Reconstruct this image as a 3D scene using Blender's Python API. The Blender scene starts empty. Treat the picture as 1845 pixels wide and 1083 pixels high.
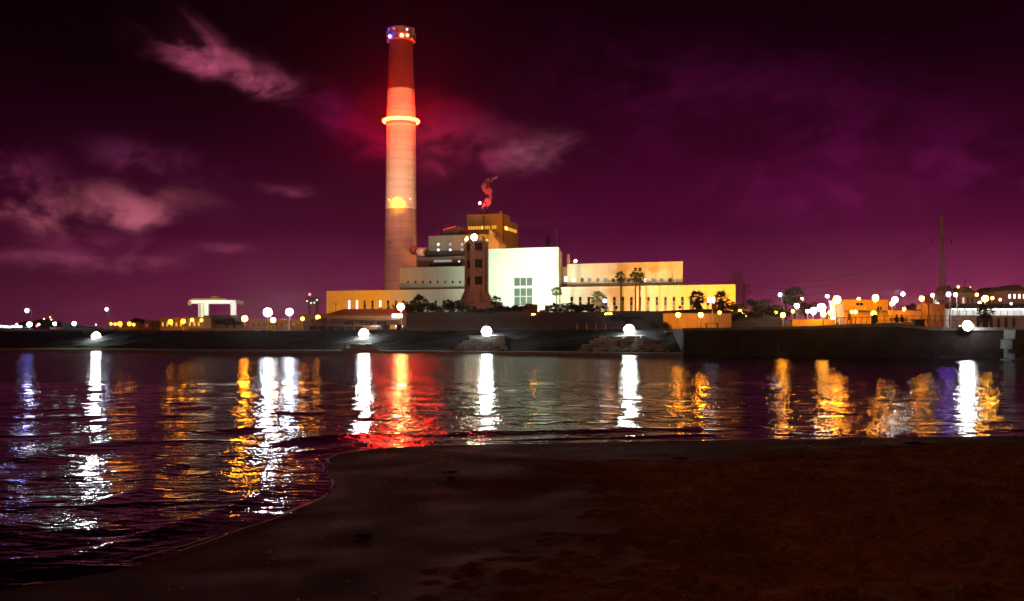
import bpy, math, random
import numpy as np
from mathutils import Vector, Matrix, Euler
random.seed(7); RNG = np.random.default_rng(7)
sc = bpy.context.scene
COL = sc.collection
PI = math.pi

# ------------------------------------------------------------------ camera
CAM_H, FPX, CX, HY = 3.0, 1772.0, 922.5, 600.0
cd = bpy.data.cameras.new('camera'); cam = bpy.data.objects.new('camera', cd); COL.objects.link(cam)
cam.location = (0, 0, CAM_H); cam.rotation_euler = (PI/2, 0, 0)
cd.sensor_width = 36; cd.lens = 36*FPX/1845; cd.shift_y = (HY-541.5)/1845
cd.clip_start = 0.1; cd.clip_end = 8000
sc.camera = cam

# ------------------------------------------------------------------ view + render
sc.view_settings.view_transform = 'Standard'; sc.view_settings.look = 'None'
sc.view_settings.exposure = 0.0; sc.view_settings.gamma = 1.0
sc.view_settings.use_curve_mapping = False
sc.render.engine = 'CYCLES'
cy = sc.cycles
cy.use_denoising = True
cy.max_bounces = 4; cy.diffuse_bounces = 2; cy.glossy_bounces = 3; cy.transmission_bounces = 2
cy.volume_bounces = 0; cy.transparent_max_bounces = 6
cy.sample_clamp_indirect = 6.0; cy.caustics_reflective = False; cy.caustics_refractive = False
cy.use_light_tree = True

# ------------------------------------------------------------------ night sky
world = bpy.data.worlds.new('World'); sc.world = world; world.use_nodes = True
WN, WL = world.node_tree.nodes, world.node_tree.links
WN.clear()
def wn(t, **kw):
    n = WN.new(t)
    for k, v in kw.items(): setattr(n, k, v)
    return n
def wmath(op, a, b=None, c=None):
    n = wn('ShaderNodeMath', operation=op)
    for i, x in enumerate((a, b, c)):
        if x is None: continue
        if isinstance(x, (int, float)): n.inputs[i].default_value = x
        else: WL.new(x, n.inputs[i])
    return n.outputs[0]
tc = wn('ShaderNodeTexCoord'); sep = wn('ShaderNodeSeparateXYZ'); WL.new(tc.outputs['Generated'], sep.inputs[0])
AZ = wmath('ARCTAN2', sep.outputs[0], sep.outputs[1]); EL = wmath('ARCSINE', sep.outputs[2])
def ramp(sock, stops, interp='EASE'):
    n = wn('ShaderNodeValToRGB'); n.color_ramp.interpolation = interp
    e = n.color_ramp.elements
    while len(e) < len(stops): e.new(0.5)
    for el, (p, c) in zip(e, stops): el.position = p; el.color = (*c, 1)
    WL.new(sock, n.inputs[0]); return n.outputs[0]
elpos = wmath('DIVIDE', wmath('MAXIMUM', EL, 0.0), 0.6)
# city glow: pink at the horizon, purple higher up, nearly black overhead
grad = ramp(elpos, [(0.0, (.26, .032, .09)), (.075, (.175, .015, .066)), (.17, (.074, .0025, .029)), (.3, (.032, .0005, .012)),
                    (.43, (.010, .0002, .004)), (.58, (.004, .0001, .0018)), (1.0, (.003, .0001, .0015))], 'LINEAR')
# amber glow added to the unseen sky behind the camera, to warm the sand
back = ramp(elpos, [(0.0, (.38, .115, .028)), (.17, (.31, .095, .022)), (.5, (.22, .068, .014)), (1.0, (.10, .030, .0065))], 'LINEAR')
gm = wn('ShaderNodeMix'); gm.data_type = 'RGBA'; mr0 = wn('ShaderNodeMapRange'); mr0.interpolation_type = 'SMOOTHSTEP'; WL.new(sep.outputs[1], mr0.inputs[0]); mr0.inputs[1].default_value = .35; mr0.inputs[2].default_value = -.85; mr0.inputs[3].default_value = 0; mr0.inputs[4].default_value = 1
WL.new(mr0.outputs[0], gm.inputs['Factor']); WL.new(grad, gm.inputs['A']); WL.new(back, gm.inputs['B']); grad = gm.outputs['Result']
cmb = wn('ShaderNodeCombineXYZ'); WL.new(AZ, cmb.inputs[0]); WL.new(wmath('MULTIPLY', EL, 1.7), cmb.inputs[1])
def wnoise(scale, detail=5, rough=.55, dist=0.0):
    n = wn('ShaderNodeTexNoise'); n.inputs['Scale'].default_value = scale; n.inputs['Detail'].default_value = detail
    n.inputs['Roughness'].default_value = rough; n.inputs['Distortion'].default_value = dist
    WL.new(cmb.outputs[0], n.inputs['Vector']); return n.outputs['Fac']
def wmap(sock, a, b, c, d):
    n = wn('ShaderNodeMapRange'); n.interpolation_type = 'SMOOTHSTEP'
    WL.new(sock, n.inputs[0])
    for i, v in enumerate((a, b, c, d)): n.inputs[i+1].default_value = v
    return n.outputs[0]
big = wmap(wnoise(3.1, 3, .5), .35, .65, .72, 1.18)
side = wmap(AZ, -.55, .30, .42, 1.08)
base = wn('ShaderNodeVectorMath', operation='SCALE'); WL.new(grad, base.inputs[0]); WL.new(wmath('MULTIPLY', big, side), base.inputs['Scale'])
total = base.outputs[0]
def cadd(a, b):
    n = wn('ShaderNodeVectorMath', operation='ADD'); WL.new(a, n.inputs[0]); WL.new(b, n.inputs[1]); return n.outputs[0]
n1, n2 = wnoise(11, 7, .6, .5), wnoise(24, 6, .56, .3)
cl = wmath('MULTIPLY', wmap(n1, .36, .60, 0.04, 1.05), wmap(n2, .3, .68, .45, 1.2))
def cloud(px, py, rx, ry, col, tilt=0.0, soft=1.0):
    """a bank of cloud lit by the town, seen in one direction of the sky"""
    a, e = math.atan((px-CX)/FPX), math.atan((HY-py)/FPX)
    da, de = wmath('SUBTRACT', AZ, a), wmath('SUBTRACT', EL, e)
    de = wmath('ADD', de, wmath('MULTIPLY', da, tilt))
    wob = wmath('MULTIPLY', wmath('SUBTRACT', n2, .5), ry/FPX*2.6)
    de = wmath('ADD', de, wob)
    q = wmath('ADD', wmath('POWER', wmath('ABSOLUTE', wmath('DIVIDE', da, rx/FPX)), 2.6), wmath('POWER', wmath('ABSOLUTE', wmath('DIVIDE', de, ry/FPX)), 2.6))
    m = wmath('MULTIPLY', wmath('EXPONENT', wmath('MULTIPLY', q, -1.0*soft)), cl)
    global total
    v = wn('ShaderNodeVectorMath', operation='SCALE'); v.inputs[0].default_value = tuple(1.2*q for q in col); WL.new(m, v.inputs['Scale'])
    total = cadd(total, v.outputs[0])
PK = (.20, .030, .075)
for a in [(350, 100, 46, 34, PK, .45), (400, 132, 95, 26, (.23, .04, .075), .25), (480, 158, 50, 20, (.17, .03, .06), .1),
          (200, 388, 125, 30, (.27, .065, .09), -.05), (60, 405, 150, 16, (.17, .035, .055), 0), (30, 340, 60, 28, (.10, .014, .045), .1),
          (270, 310, 80, 26, (.075, .012, .04), .15), (520, 350, 45, 11, (.12, .025, .045), .05), (240, 482, 70, 11, (.13, .03, .05), 0),
          (50, 480, 130, 16, (.13, .03, .05), .02), (410, 452, 40, 8, (.09, .02, .035), 0), (200, 455, 120, 20, (.07, .01, .03), 0),
          (972, 270, 62, 27, (.21, .055, .085), -.12), (840, 262, 90, 42, (.13, .012, .036), -.1), (680, 245, 60, 42, (.13, .001, .018), .2),
          (800, 215, 70, 40, (.10, .001, .012), .1), (590, 200, 40, 30, (.06, .002, .02), 0),
          (1000, 402, 45, 10, (.05, .008, .025), 0), (1440, 230, 260, 90, (.022, .001, .012), .1), (1600, 330, 260, 60, (.03, .002, .016), -.1),
          (1200, 150, 240, 60, (.012, .0005, .006), .1)]:
    cloud(*a)
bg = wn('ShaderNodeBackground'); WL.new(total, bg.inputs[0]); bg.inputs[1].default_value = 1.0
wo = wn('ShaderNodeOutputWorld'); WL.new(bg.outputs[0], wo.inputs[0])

# ------------------------------------------------------------------ materials
MATS = {}
def mat(name, col, rough=.8, var=.18, scale=.6, bump=0.0, bscale=4.0, metal=0.0, spec=.3):
    if name in MATS: return MATS[name]
    m = bpy.data.materials.new(name); m.use_nodes = True; N, L = m.node_tree.nodes, m.node_tree.links
    b = N['Principled BSDF']; b.inputs['Roughness'].default_value = rough; b.inputs['Metallic'].default_value = metal
    b.inputs['Specular IOR Level'].default_value = spec
    t = N.new('ShaderNodeTexCoord'); n = N.new('ShaderNodeTexNoise'); n.inputs['Scale'].default_value = scale
    n.inputs['Detail'].default_value = 6; n.inputs['Roughness'].default_value = .65
    L.new(t.outputs['Object'], n.inputs['Vector'])
    r = N.new('ShaderNodeValToRGB'); e = r.color_ramp.elements
    e[0].position = .3; e[0].color = tuple(c*(1-var) for c in col)+(1,)
    e[1].position = .7; e[1].color = tuple(min(1, c*(1+var)) for c in col)+(1,)
    L.new(n.outputs['Fac'], r.inputs[0]); L.new(r.outputs[0], b.inputs['Base Color'])
    if bump:
        n2 = N.new('ShaderNodeTexNoise'); n2.inputs['Scale'].default_value = bscale; n2.inputs['Detail'].default_value = 5
        L.new(t.outputs['Object'], n2.inputs['Vector'])
        bp = N.new('ShaderNodeBump'); bp.inputs['Distance'].default_value = bump; L.new(n2.outputs['Fac'], bp.inputs['Height']); L.new(bp.outputs[0], b.inputs['Normal'])
    MATS[name] = m; return m
def wallmat(name, col, streak=.25):
    """rendered wall: cloudy tone, vertical rain streaks, fine relief"""
    if name in MATS: return MATS[name]
    m = mat(name, col, .85, .07, .15, .02, 3.0); N, L = m.node_tree.nodes, m.node_tree.links
    b = N['Principled BSDF']; src = b.inputs['Base Color'].links[0].from_socket
    t = [n for n in N if n.type == 'TEX_COORD'][0]
    mp = N.new('ShaderNodeMapping'); mp.inputs['Scale'].default_value = (1.3, 1.3, .06); L.new(t.outputs['Object'], mp.inputs[0])
    n = N.new('ShaderNodeTexNoise'); n.inputs['Scale'].default_value = 1.0; n.inputs['Detail'].default_value = 5; L.new(mp.outputs[0], n.inputs['Vector'])
    mr = N.new('ShaderNodeMapRange'); mr.inputs[1].default_value = .52; mr.inputs[2].default_value = .75; mr.inputs[3].default_value = 0; mr.inputs[4].default_value = streak
    L.new(n.outputs['Fac'], mr.inputs[0])
    mx = N.new('ShaderNodeMix'); mx.data_type = 'RGBA'; mx.blend_type = 'MULTIPLY'; L.new(mr.outputs[0], mx.inputs['Factor'])
    L.new(src, mx.inputs['A']); mx.inputs['B'].default_value = (.55, .47, .40, 1); L.new(mx.outputs['Result'], b.inputs['Base Color'])
    return m
def emit(col, L):
    key = ('emit', tuple(col), L)
    if key in MATS: return MATS[key]
    m = bpy.data.materials.new('lamp_glow'); m.use_nodes = True; N, K = m.node_tree.nodes, m.node_tree.links; N.clear()
    e = N.new('ShaderNodeEmission'); e.inputs[0].default_value = (*col, 1); e.inputs[1].default_value = L
    o = N.new('ShaderNodeOutputMaterial'); K.new(e.outputs[0], o.inputs[0]); MATS[key] = m; return m
def glass(name, col=(.012, .014, .02), rough=.12):
    return mat(name, col, rough, .3, 3, spec=.6)

CREAM = wallmat('cream_render', (.74, .72, .64)); WHITE = wallmat('white_render', (.80, .80, .76), .12)
GREYR = wallmat('grey_render', (.50, .50, .46)); MAUVE = wallmat('grey_concrete_wall', (.34, .30, .30))
BROWN = wallmat('brown_cladding', (.34, .22, .13), .3); DARKM = mat('dark_steel', (.05, .05, .055), .5, .3, 2)
GALV = mat('galvanised_steel', (.35, .35, .36), .45, .2, 3, metal=.6); PANE = glass('dark_window_glass'); PANE2 = glass('dusty_window_glass', (.09, .10, .12), .3)
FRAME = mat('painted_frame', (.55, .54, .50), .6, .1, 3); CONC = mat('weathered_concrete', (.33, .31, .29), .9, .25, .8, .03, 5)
STONE = mat('bank_stone', (.30, .29, .28), .85, .3, 1.5, .05, 4); ROOFR = mat('red_roof', (.42, .05, .05), .7, .2, 2)
LEAF = mat('dark_leaf', (.04, .05, .022), .7, .4, 2); PALML = mat('palm_leaf', (.032, .042, .014), .6, .4, 2); DEADL = mat('dead_palm_leaf', (.06, .042, .025), .9, .3, 2)
BARK = mat('bark', (.07, .05, .038), .9, .3, 2, .03, 6); TIMBER = mat('dark_timber', (.10, .075, .055), .8, .3, 3, .02, 8)

# ------------------------------------------------------------------ mesh building
class MB:
    def __init__(s): s.v = []; s.f = []
    def add(s, vs, fs):
        b = len(s.v); s.v += [tuple(p) for p in vs]; s.f += [tuple(b+i for i in f) for f in fs]; return s
    def box(s, x0, x1, y0, y1, z0, z1, bev=0):
        return s.add([(x0,y0,z0),(x1,y0,z0),(x1,y1,z0),(x0,y1,z0),(x0,y0,z1),(x1,y0,z1),(x1,y1,z1),(x0,y1,z1)],
                     [(0,3,2,1),(4,5,6,7),(0,1,5,4),(1,2,6,5),(2,3,7,6),(3,0,4,7)])
    def cyl(s, p0, p1, r0, r1=None, n=8, caps=True):
        r1 = r0 if r1 is None else r1
        p0, p1 = Vector(p0), Vector(p1); d = (p1-p0).normalized()
        a = d.orthogonal().normalized(); b = d.cross(a)
        vs = []
        for p, r in ((p0, r0), (p1, r1)):
            for i in range(n):
                t = 2*PI*i/n; vs.append(p + a*(r*math.cos(t)) + b*(r*math.sin(t)))
        fs = [(i, (i+1) % n, n+(i+1) % n, n+i) for i in range(n)]
        if caps: fs += [tuple(range(n-1, -1, -1)), tuple(range(n, 2*n))]
        return s.add(vs, fs)
    def tube(s, pts, rs, n=6):
        pts = [Vector(p) for p in pts]; vs = []; fs = []
        for k, p in enumerate(pts):
            d = (pts[min(k+1, len(pts)-1)] - pts[max(k-1, 0)]).normalized()
            a = d.cross(Vector((.13, .97, .21))).normalized(); b = d.cross(a)
            r = rs[k] if hasattr(rs, '__len__') else rs
            for i in range(n): t = 2*PI*i/n; vs.append(p + a*(r*math.cos(t)) + b*(r*math.sin(t)))
        for k in range(len(pts)-1):
            for i in range(n): fs.append((k*n+i, k*n+(i+1) % n, (k+1)*n+(i+1) % n, (k+1)*n+i))
        fs += [tuple(range(n-1, -1, -1)), tuple(range((len(pts)-1)*n, len(pts)*n))]
        return s.add(vs, fs)
    def lathe(s, prof, c=(0, 0, 0), n=32, caps=True):
        vs = []; fs = []
        for r, z in prof:
            for i in range(n): t = 2*PI*i/n; vs.append((c[0]+r*math.cos(t), c[1]+r*math.sin(t), c[2]+z))
        for k in range(len(prof)-1):
            for i in range(n): fs.append((k*n+i, k*n+(i+1) % n, (k+1)*n+(i+1) % n, (k+1)*n+i))
        if caps: fs += [tuple(range(n-1, -1, -1)), tuple(range((len(prof)-1)*n, len(prof)*n))]
        return s.add(vs, fs)
    def ball(s, c, r, n=8, m=5, sq=1.0):
        prof = [(max(.001, r*math.sin(PI*k/m)), -r*sq*math.cos(PI*k/m)) for k in range(m+1)]
        return s.lathe(prof, c, n, False)
    def prism(s, poly, y0, y1):
        """outline in x,z pushed through y"""
        n = len(poly)
        return s.add([(x, y0, z) for x, z in poly] + [(x, y1, z) for x, z in poly],
                     [tuple(range(n)), tuple(range(2*n-1, n-1, -1))] + [(i, n+i, n+(i+1) % n, (i+1) % n) for i in range(n)])
    def torus(s, c, R, r, n=48, m=8):
        vs = []; fs = []
        for i in range(n):
            a = 2*PI*i/n
            for j in range(m):
                b = 2*PI*j/m; q = R+r*math.cos(b); vs.append((c[0]+q*math.cos(a), c[1]+q*math.sin(a), c[2]+r*math.sin(b)))
        for i in range(n):
            for j in range(m): fs.append((i*m+j, ((i+1) % n)*m+j, ((i+1) % n)*m+(j+1) % m, i*m+(j+1) % m))
        return s.add(vs, fs)
    def mesh(s, name, m, org=(0, 0, 0), smooth=False):
        me = bpy.data.meshes.new(name)
        me.from_pydata([(x-org[0], y-org[1], z-org[2]) for x, y, z in s.v], [], s.f)
        if m: me.materials.append(m)
        if smooth: me.polygons.foreach_set('use_smooth', [True]*len(me.polygons))
        me.update(); return me
    def build(s, name, m, parent=None, org=(0, 0, 0), smooth=False, loc=(0, 0, 0)):
        return link(name, s.mesh(name, m, org, smooth), parent, loc)
def link(name, me, parent=None, loc=(0, 0, 0), rot=(0, 0, 0), scale=1.0):
    o = bpy.data.objects.new(name, me); COL.objects.link(o); o.parent = parent; o.location = loc; o.rotation_euler = rot
    o.scale = (scale,)*3 if isinstance(scale, (int, float)) else scale
    return o
def tag(o, label, cat, group=None, kind=None):
    if label: o['label'] = label
    if cat: o['category'] = cat
    if group: o['group'] = group
    if kind: o['kind'] = kind
    return o
def thing(name, label, cat, loc, rz=0.0, group=None):
    o = bpy.data.objects.new(name, None); COL.objects.link(o); o.location = loc; o.rotation_euler = (0, 0, rz)
    o.empty_display_size = .5
    return tag(o, label, cat, group)
def dup(root, loc, rz=0.0, label=None, scale=1.0):
    def cp(o, p):
        c = o.copy(); COL.objects.link(c); c.parent = p
        for ch in list(o.children): cp(ch, c)
        return c
    r = cp(root, None); r.location = loc; r.rotation_euler = (0, 0, rz); r.scale = (scale,)*3
    if label: r['label'] = label
    return r
def at(px, py, Y): return ((px-CX)/FPX*Y, Y, CAM_H+(HY-py)/FPX*Y)
def ax(px, Y): return (px-CX)/FPX*Y
def az(py, Y): return CAM_H+(HY-py)/FPX*Y
def sm(t): t = min(1, max(0, t)); return t*t*(3-2*t)

# ------------------------------------------------------------------ far bank and ground behind it
BX = [-3000, -150, -89, -24, -3.4, 23, 45, 60, 120, 3000]; BY = [150, 176, 171.5, 149.7, 143.7, 133, 118.5, 115.5, 104, 60]
def yw(x): return float(np.interp(x, BX, BY))
def gz(x, y):
    t = y-yw(x)
    base = float(np.interp(x, [-90, -20, 20, 23.2, 36, 42, 47.5, 50], [3.25, 3.4, 3.5, 3.6, 3.75, 4.05, 4.05, 3.6]))
    if t < 0: return -1.5
    if x < 23.05: b = .35 + (base-.35)*min(1, t/9.5)
    else: b = base
    left = sm((x+46)/26); right = sm((x-54)/12)
    r = sm((y-178)/52)*(4.5*left*(1-right) + 1.0*right*sm((y-190)/90)) + .8*(1-left)*sm((y-185)/100)
    r += (3.0*sm((y-420)/500))*(1-.3*left)
    return b+r
xs = sorted(set(list(np.arange(-110, 130, 2.0)) + [23.0, 23.1] + [s*k for s in (-1, 1) for k in (140, 170, 220, 300, 420, 600, 900, 1400)]))
ts = [-4, -.02, 0, .6, 1.5, 3, 4.5, 6, 7.5, 9, 9.6, 11, 14, 18, 23, 28, 33, 38, 43, 48, 54, 60, 67, 75, 84, 95, 110, 130, 160, 200, 260, 340, 460, 700, 1100, 1700, 2600]
V = []; F = []
for i, x in enumerate(xs):
    for t in ts:
        y = yw(x)+t; z = gz(x, y)
        if 1 < t < 200 and x < 23: z += random.uniform(-.1, .1)
        V.append((x, y, z))
nt = len(ts)
for i in range(len(xs)-1):
    for j in range(nt-1): F.append((i*nt+j, (i+1)*nt+j, (i+1)*nt+j+1, i*nt+j+1))
g = MB(); g.v = V; g.f = F
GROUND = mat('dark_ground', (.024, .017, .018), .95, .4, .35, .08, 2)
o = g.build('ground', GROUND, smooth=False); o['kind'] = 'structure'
# pale concrete ledge along the foot of the bank
lg = MB(); lx = list(np.arange(-150, 22.9, 3.0)) + [22.9]
for a, b in zip(lx[:-1], lx[1:]):
    ya, yb = yw(a), yw(b)
    lg.add([(a, ya-1.3, -1.2), (b, yb-1.3, -1.2), (b, yb-1.3, .30), (a, ya-1.3, .30), (a, ya+.5, .42), (b, yb+.5, .42)], [(0, 1, 2, 3), (3, 2, 5, 4)])
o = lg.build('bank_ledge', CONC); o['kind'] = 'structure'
# quay wall on the right: capped concrete, panel by panel
qw = MB(); qc = MB(); qx = [23.1] + list(np.arange(26, 130, 4.0))
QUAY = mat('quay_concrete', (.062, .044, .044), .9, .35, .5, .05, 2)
quay = thing('quay_wall', None, None, (23, yw(23), 0)); quay['kind'] = 'structure'
for a, b in zip(qx[:-1], qx[1:]):
    ya, yb = yw(a), yw(b); za, zb = gz(a, ya+.1), gz(b-.01, yb+.1)
    dd = random.uniform(-.05, .05); a2, b2 = a+.03, b-.03; y1, y2 = ya-.35+dd, yb-.35+dd
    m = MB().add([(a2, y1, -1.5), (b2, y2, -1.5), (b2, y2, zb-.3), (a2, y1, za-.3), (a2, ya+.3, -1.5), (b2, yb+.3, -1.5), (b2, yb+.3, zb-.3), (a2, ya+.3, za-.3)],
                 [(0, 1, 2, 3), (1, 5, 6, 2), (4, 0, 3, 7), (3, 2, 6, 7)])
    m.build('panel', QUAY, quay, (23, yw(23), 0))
    qc.add([(a, ya-.6, za-.3), (b, yb-.6, zb-.3), (b, yb-.6, zb+.06), (a, ya-.6, za+.06), (a, ya+.7, za-.3), (b, yb+.7, zb-.3), (b, yb+.7, zb+.06), (a, ya+.7, za+.06)],
           [(0, 1, 2, 3), (3, 2, 6, 7), (0, 4, 5, 1)])
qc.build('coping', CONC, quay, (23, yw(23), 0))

# ------------------------------------------------------------------ beach
SH = np.array([(-3000, 0), (-200, 4), (-20, 9.6), (-9, 11.0), (-6, 11.56), (-5.04, 12.36), (-4.65, 13.2), (-4.2, 14.4), (-3.85, 15.9), (-3.56, 17.4), (-3.42, 18.5), (-3.46, 19.3), (-3.8, 20.6),
               (-4.16, 22.15), (-4.4, 23.4), (-4.3, 24.3), (-3.5, 25.6), (-2.2, 26.2), (-.34, 26.6), (2.8, 27.0), (5.86, 27.5), (10, 28.1), (14.9, 28.7), (60, 34), (200, 48), (3000, 120)])
def shore(x, y):
    """signed distance to the waterline, positive on land"""
    d = np.full(x.shape, 1e9); ins = np.zeros(x.shape, bool)
    poly = list(map(tuple, SH)) + [(3000, -900), (-3000, -900)]
    for (x0, y0), (x1, y1) in zip(SH[:-1], SH[1:]):
        dx, dy = x1-x0, y1-y0; t = np.clip(((x-x0)*dx+(y-y0)*dy)/(dx*dx+dy*dy), 0, 1)
        d = np.minimum(d, np.hypot(x-x0-t*dx, y-y0-t*dy))
    for (x0, y0), (x1, y1) in zip(poly, poly[1:]+poly[:1]):
        if y0 == y1: continue
        c = ((y0 > y) != (y1 > y)) & (x < (x1-x0)*(y-y0)/(y1-y0)+x0); ins ^= c
    return np.where(ins, d, -d)
def vnoise(x, y, s, seed):
    r = np.random.default_rng(seed); T = r.random((256, 256)); u, v = x*s, y*s
    i, j = np.floor(u).astype(int), np.floor(v).astype(int); a, b = u-i, v-j; a = a*a*(3-2*a); b = b*b*(3-2*b)
    q = lambda m, n: T[m % 256, n % 256]
    return (q(i, j)*(1-a)*(1-b)+q(i+1, j)*a*(1-b)+q(i, j+1)*(1-a)*b+q(i+1, j+1)*a*b)-.5
def grid_mesh(name, X, Y, Z, m, attrs=None, smooth=True):
    ny, nx = X.shape
    me = bpy.data.meshes.new(name); co = np.stack([X, Y, Z], -1).reshape(-1, 3).astype(np.float32)
    idx = np.arange(nx*ny).reshape(ny, nx)
    f = np.stack([idx[:-1, :-1], idx[:-1, 1:], idx[1:, 1:], idx[1:, :-1]], -1).reshape(-1, 4)
    me.vertices.add(len(co)); me.vertices.foreach_set('co', co.ravel())
    me.loops.add(f.size); me.loops.foreach_set('vertex_index', f.ravel().astype(np.int32))
    me.polygons.add(len(f)); me.polygons.foreach_set('loop_start', np.arange(0, f.size, 4, dtype=np.int32)); me.polygons.foreach_set('loop_total', np.full(len(f), 4, np.int32))
    me.update(calc_edges=True); me.validate()
    if smooth: me.polygons.foreach_set('use_smooth', np.ones(len(f), bool))
    for k, a in (attrs or {}).items():
        at_ = me.attributes.new(k, 'FLOAT', 'POINT'); at_.data.foreach_set('value', a.ravel().astype(np.float32))
    me.materials.append(m); return me
def axis(lo, hi, st, outs):
    a = list(np.arange(lo, hi+1e-6, st)); l = [lo-k for k in outs][::-1]; r = [hi+k for k in outs]; return np.array(l+a+r)
SX = axis(-12, 22, .065, [.3, 1, 3, 8, 20, 60, 150, 400, 1300]); SY = np.concatenate([[-80, -40, -15, -5, 0, 3, 5, 7], np.arange(8.5, 31, .075), [31.5, 33, 37, 45, 60, 90, 130]])
X, Y = np.meshgrid(SX, SY); D = shore(X, Y)
wetline = 4.6 + 1.1*vnoise(X, Y, .33, 3)*2 + .6*vnoise(X, Y, 1.1, 4) - 2.9*np.clip((X-4)/9, 0, 1)
dry = np.clip((D-wetline)/2.2, 0, 1)
Z = np.where(D > 0, .03*D + .022*np.clip(D-4, 0, 30), .09*D); Z = np.minimum(Z, 1.15) + .0
Z = np.maximum(Z, -2.0)
Z += np.where(D > .3, vnoise(X, Y, .45, 5)*.07*np.clip(D/4, 0, 1) + vnoise(X, Y, 1.7, 6)*.012, 0)
bump = np.zeros_like(Z)
rough_n = (vnoise(X, Y, 5.5, 8)+.6*vnoise(X, Y, 11, 9))*.026
bump += rough_n*dry
# trodden sand: dents with pushed-up rims
for k in range(2600):
    fx, fy = RNG.uniform(-9, 16), RNG.uniform(8.5, 27); a = RNG.uniform(0, PI); L_, W_ = RNG.uniform(.10, .2), RNG.uniform(.05, .1); dep = RNG.uniform(.03, .10)
    i0, i1 = np.searchsorted(SX, fx-.55), np.searchsorted(SX, fx+.55); j0, j1 = np.searchsorted(SY, fy-.55), np.searchsorted(SY, fy+.55)
    xx, yy = X[j0:j1, i0:i1]-fx, Y[j0:j1, i0:i1]-fy
    u, v = (xx*math.cos(a)+yy*math.sin(a))/L_, (-xx*math.sin(a)+yy*math.cos(a))/W_
    r2 = u*u+v*v
    bump[j0:j1, i0:i1] += (dep*(-np.exp(-r2*1.2) + .75*np.exp(-((np.sqrt(r2)-1.5)**2)*4)*(1+.6*np.sign(u))*.6))*dry[j0:j1, i0:i1]
Z += bump
# a shallow scoop in the spit that holds a film of water
sand = bpy.data.materials.new('beach_sand'); sand.use_nodes = True; N, L = sand.node_tree.nodes, sand.node_tree.links; b = N['Principled BSDF']
at_ = N.new('ShaderNodeAttribute'); at_.attribute_name = 'dry'
t = N.new('ShaderNodeTexCoord'); n = N.new('ShaderNodeTexNoise'); n.inputs['Scale'].default_value = 1.3; n.inputs['Detail'].default_value = 8; L.new(t.outputs['Object'], n.inputs['Vector'])
r1 = N.new('ShaderNodeValToRGB'); r1.color_ramp.elements[0].color = (.30, .15, .055, 1); r1.color_ramp.elements[1].color = (.58, .32, .12, 1); r1.color_ramp.elements[0].position = .3; r1.color_ramp.elements[1].position = .7; L.new(n.outputs['Fac'], r1.inputs[0])
g1 = N.new('ShaderNodeTexNoise'); g1.inputs['Scale'].default_value = 16; g1.inputs['Detail'].default_value = 8; g1.inputs['Roughness'].default_value = .75; L.new(t.outputs['Object'], g1.inputs['Vector'])
g2 = N.new('ShaderNodeMapRange'); g2.inputs[1].default_value = .36; g2.inputs[2].default_value = .64; g2.inputs[3].default_value = .45; g2.inputs[4].default_value = 1.25; L.new(g1.outputs['Fac'], g2.inputs[0])
g3 = N.new('ShaderNodeVectorMath'); g3.operation = 'SCALE'; L.new(r1.outputs[0], g3.inputs[0]); L.new(g2.outputs[0], g3.inputs['Scale'])
mx = N.new('ShaderNodeMix'); mx.data_type = 'RGBA'; L.new(at_.outputs['Fac'], mx.inputs['Factor']); mx.inputs['A'].default_value = (.10, .050, .050, 1); L.new(g3.outputs[0], mx.inputs['B']); L.new(mx.outputs['Result'], b.inputs['Base Color'])
n4 = N.new('ShaderNodeTexNoise'); n4.inputs['Scale'].default_value = .7; n4.inputs['Detail'].default_value = 4; L.new(t.outputs['Object'], n4.inputs['Vector'])
wr = N.new('ShaderNodeMapRange'); wr.inputs[1].default_value = .35; wr.inputs[2].default_value = .65; wr.inputs[3].default_value = .62; wr.inputs[4].default_value = .95; L.new(n4.outputs['Fac'], wr.inputs[0])
rm = N.new('ShaderNodeMix'); L.new(at_.outputs['Fac'], rm.inputs['Factor']); L.new(wr.outputs[0], rm.inputs['A']); rm.inputs['B'].default_value = .95; L.new(rm.outputs[0], b.inputs['Roughness'])
n3 = N.new('ShaderNodeTexNoise'); n3.inputs['Scale'].default_value = 45; n3.inputs['Detail'].default_value = 4; L.new(t.outputs['Object'], n3.inputs['Vector'])
bp = N.new('ShaderNodeBump'); bp.inputs['Distance'].default_value = .012; L.new(n3.outputs['Fac'], bp.inputs['Height']); L.new(bp.outputs[0], b.inputs['Normal'])
sm_ = N.new('ShaderNodeMix'); L.new(at_.outputs['Fac'], sm_.inputs['Factor']); sm_.inputs['A'].default_value = .12; sm_.inputs['B'].default_value = .1; L.new(sm_.outputs[0], b.inputs['Specular IOR Level'])
o = link('beach', grid_mesh('beach', X, Y, Z, sand, {'dry': dry})); o['kind'] = 'structure'
def beach_z(x, y):
    i = min(len(SX)-1, max(0, np.searchsorted(SX, x))); j = min(len(SY)-1, max(0, np.searchsorted(SY, y))); return float(Z[j, i])

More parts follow.
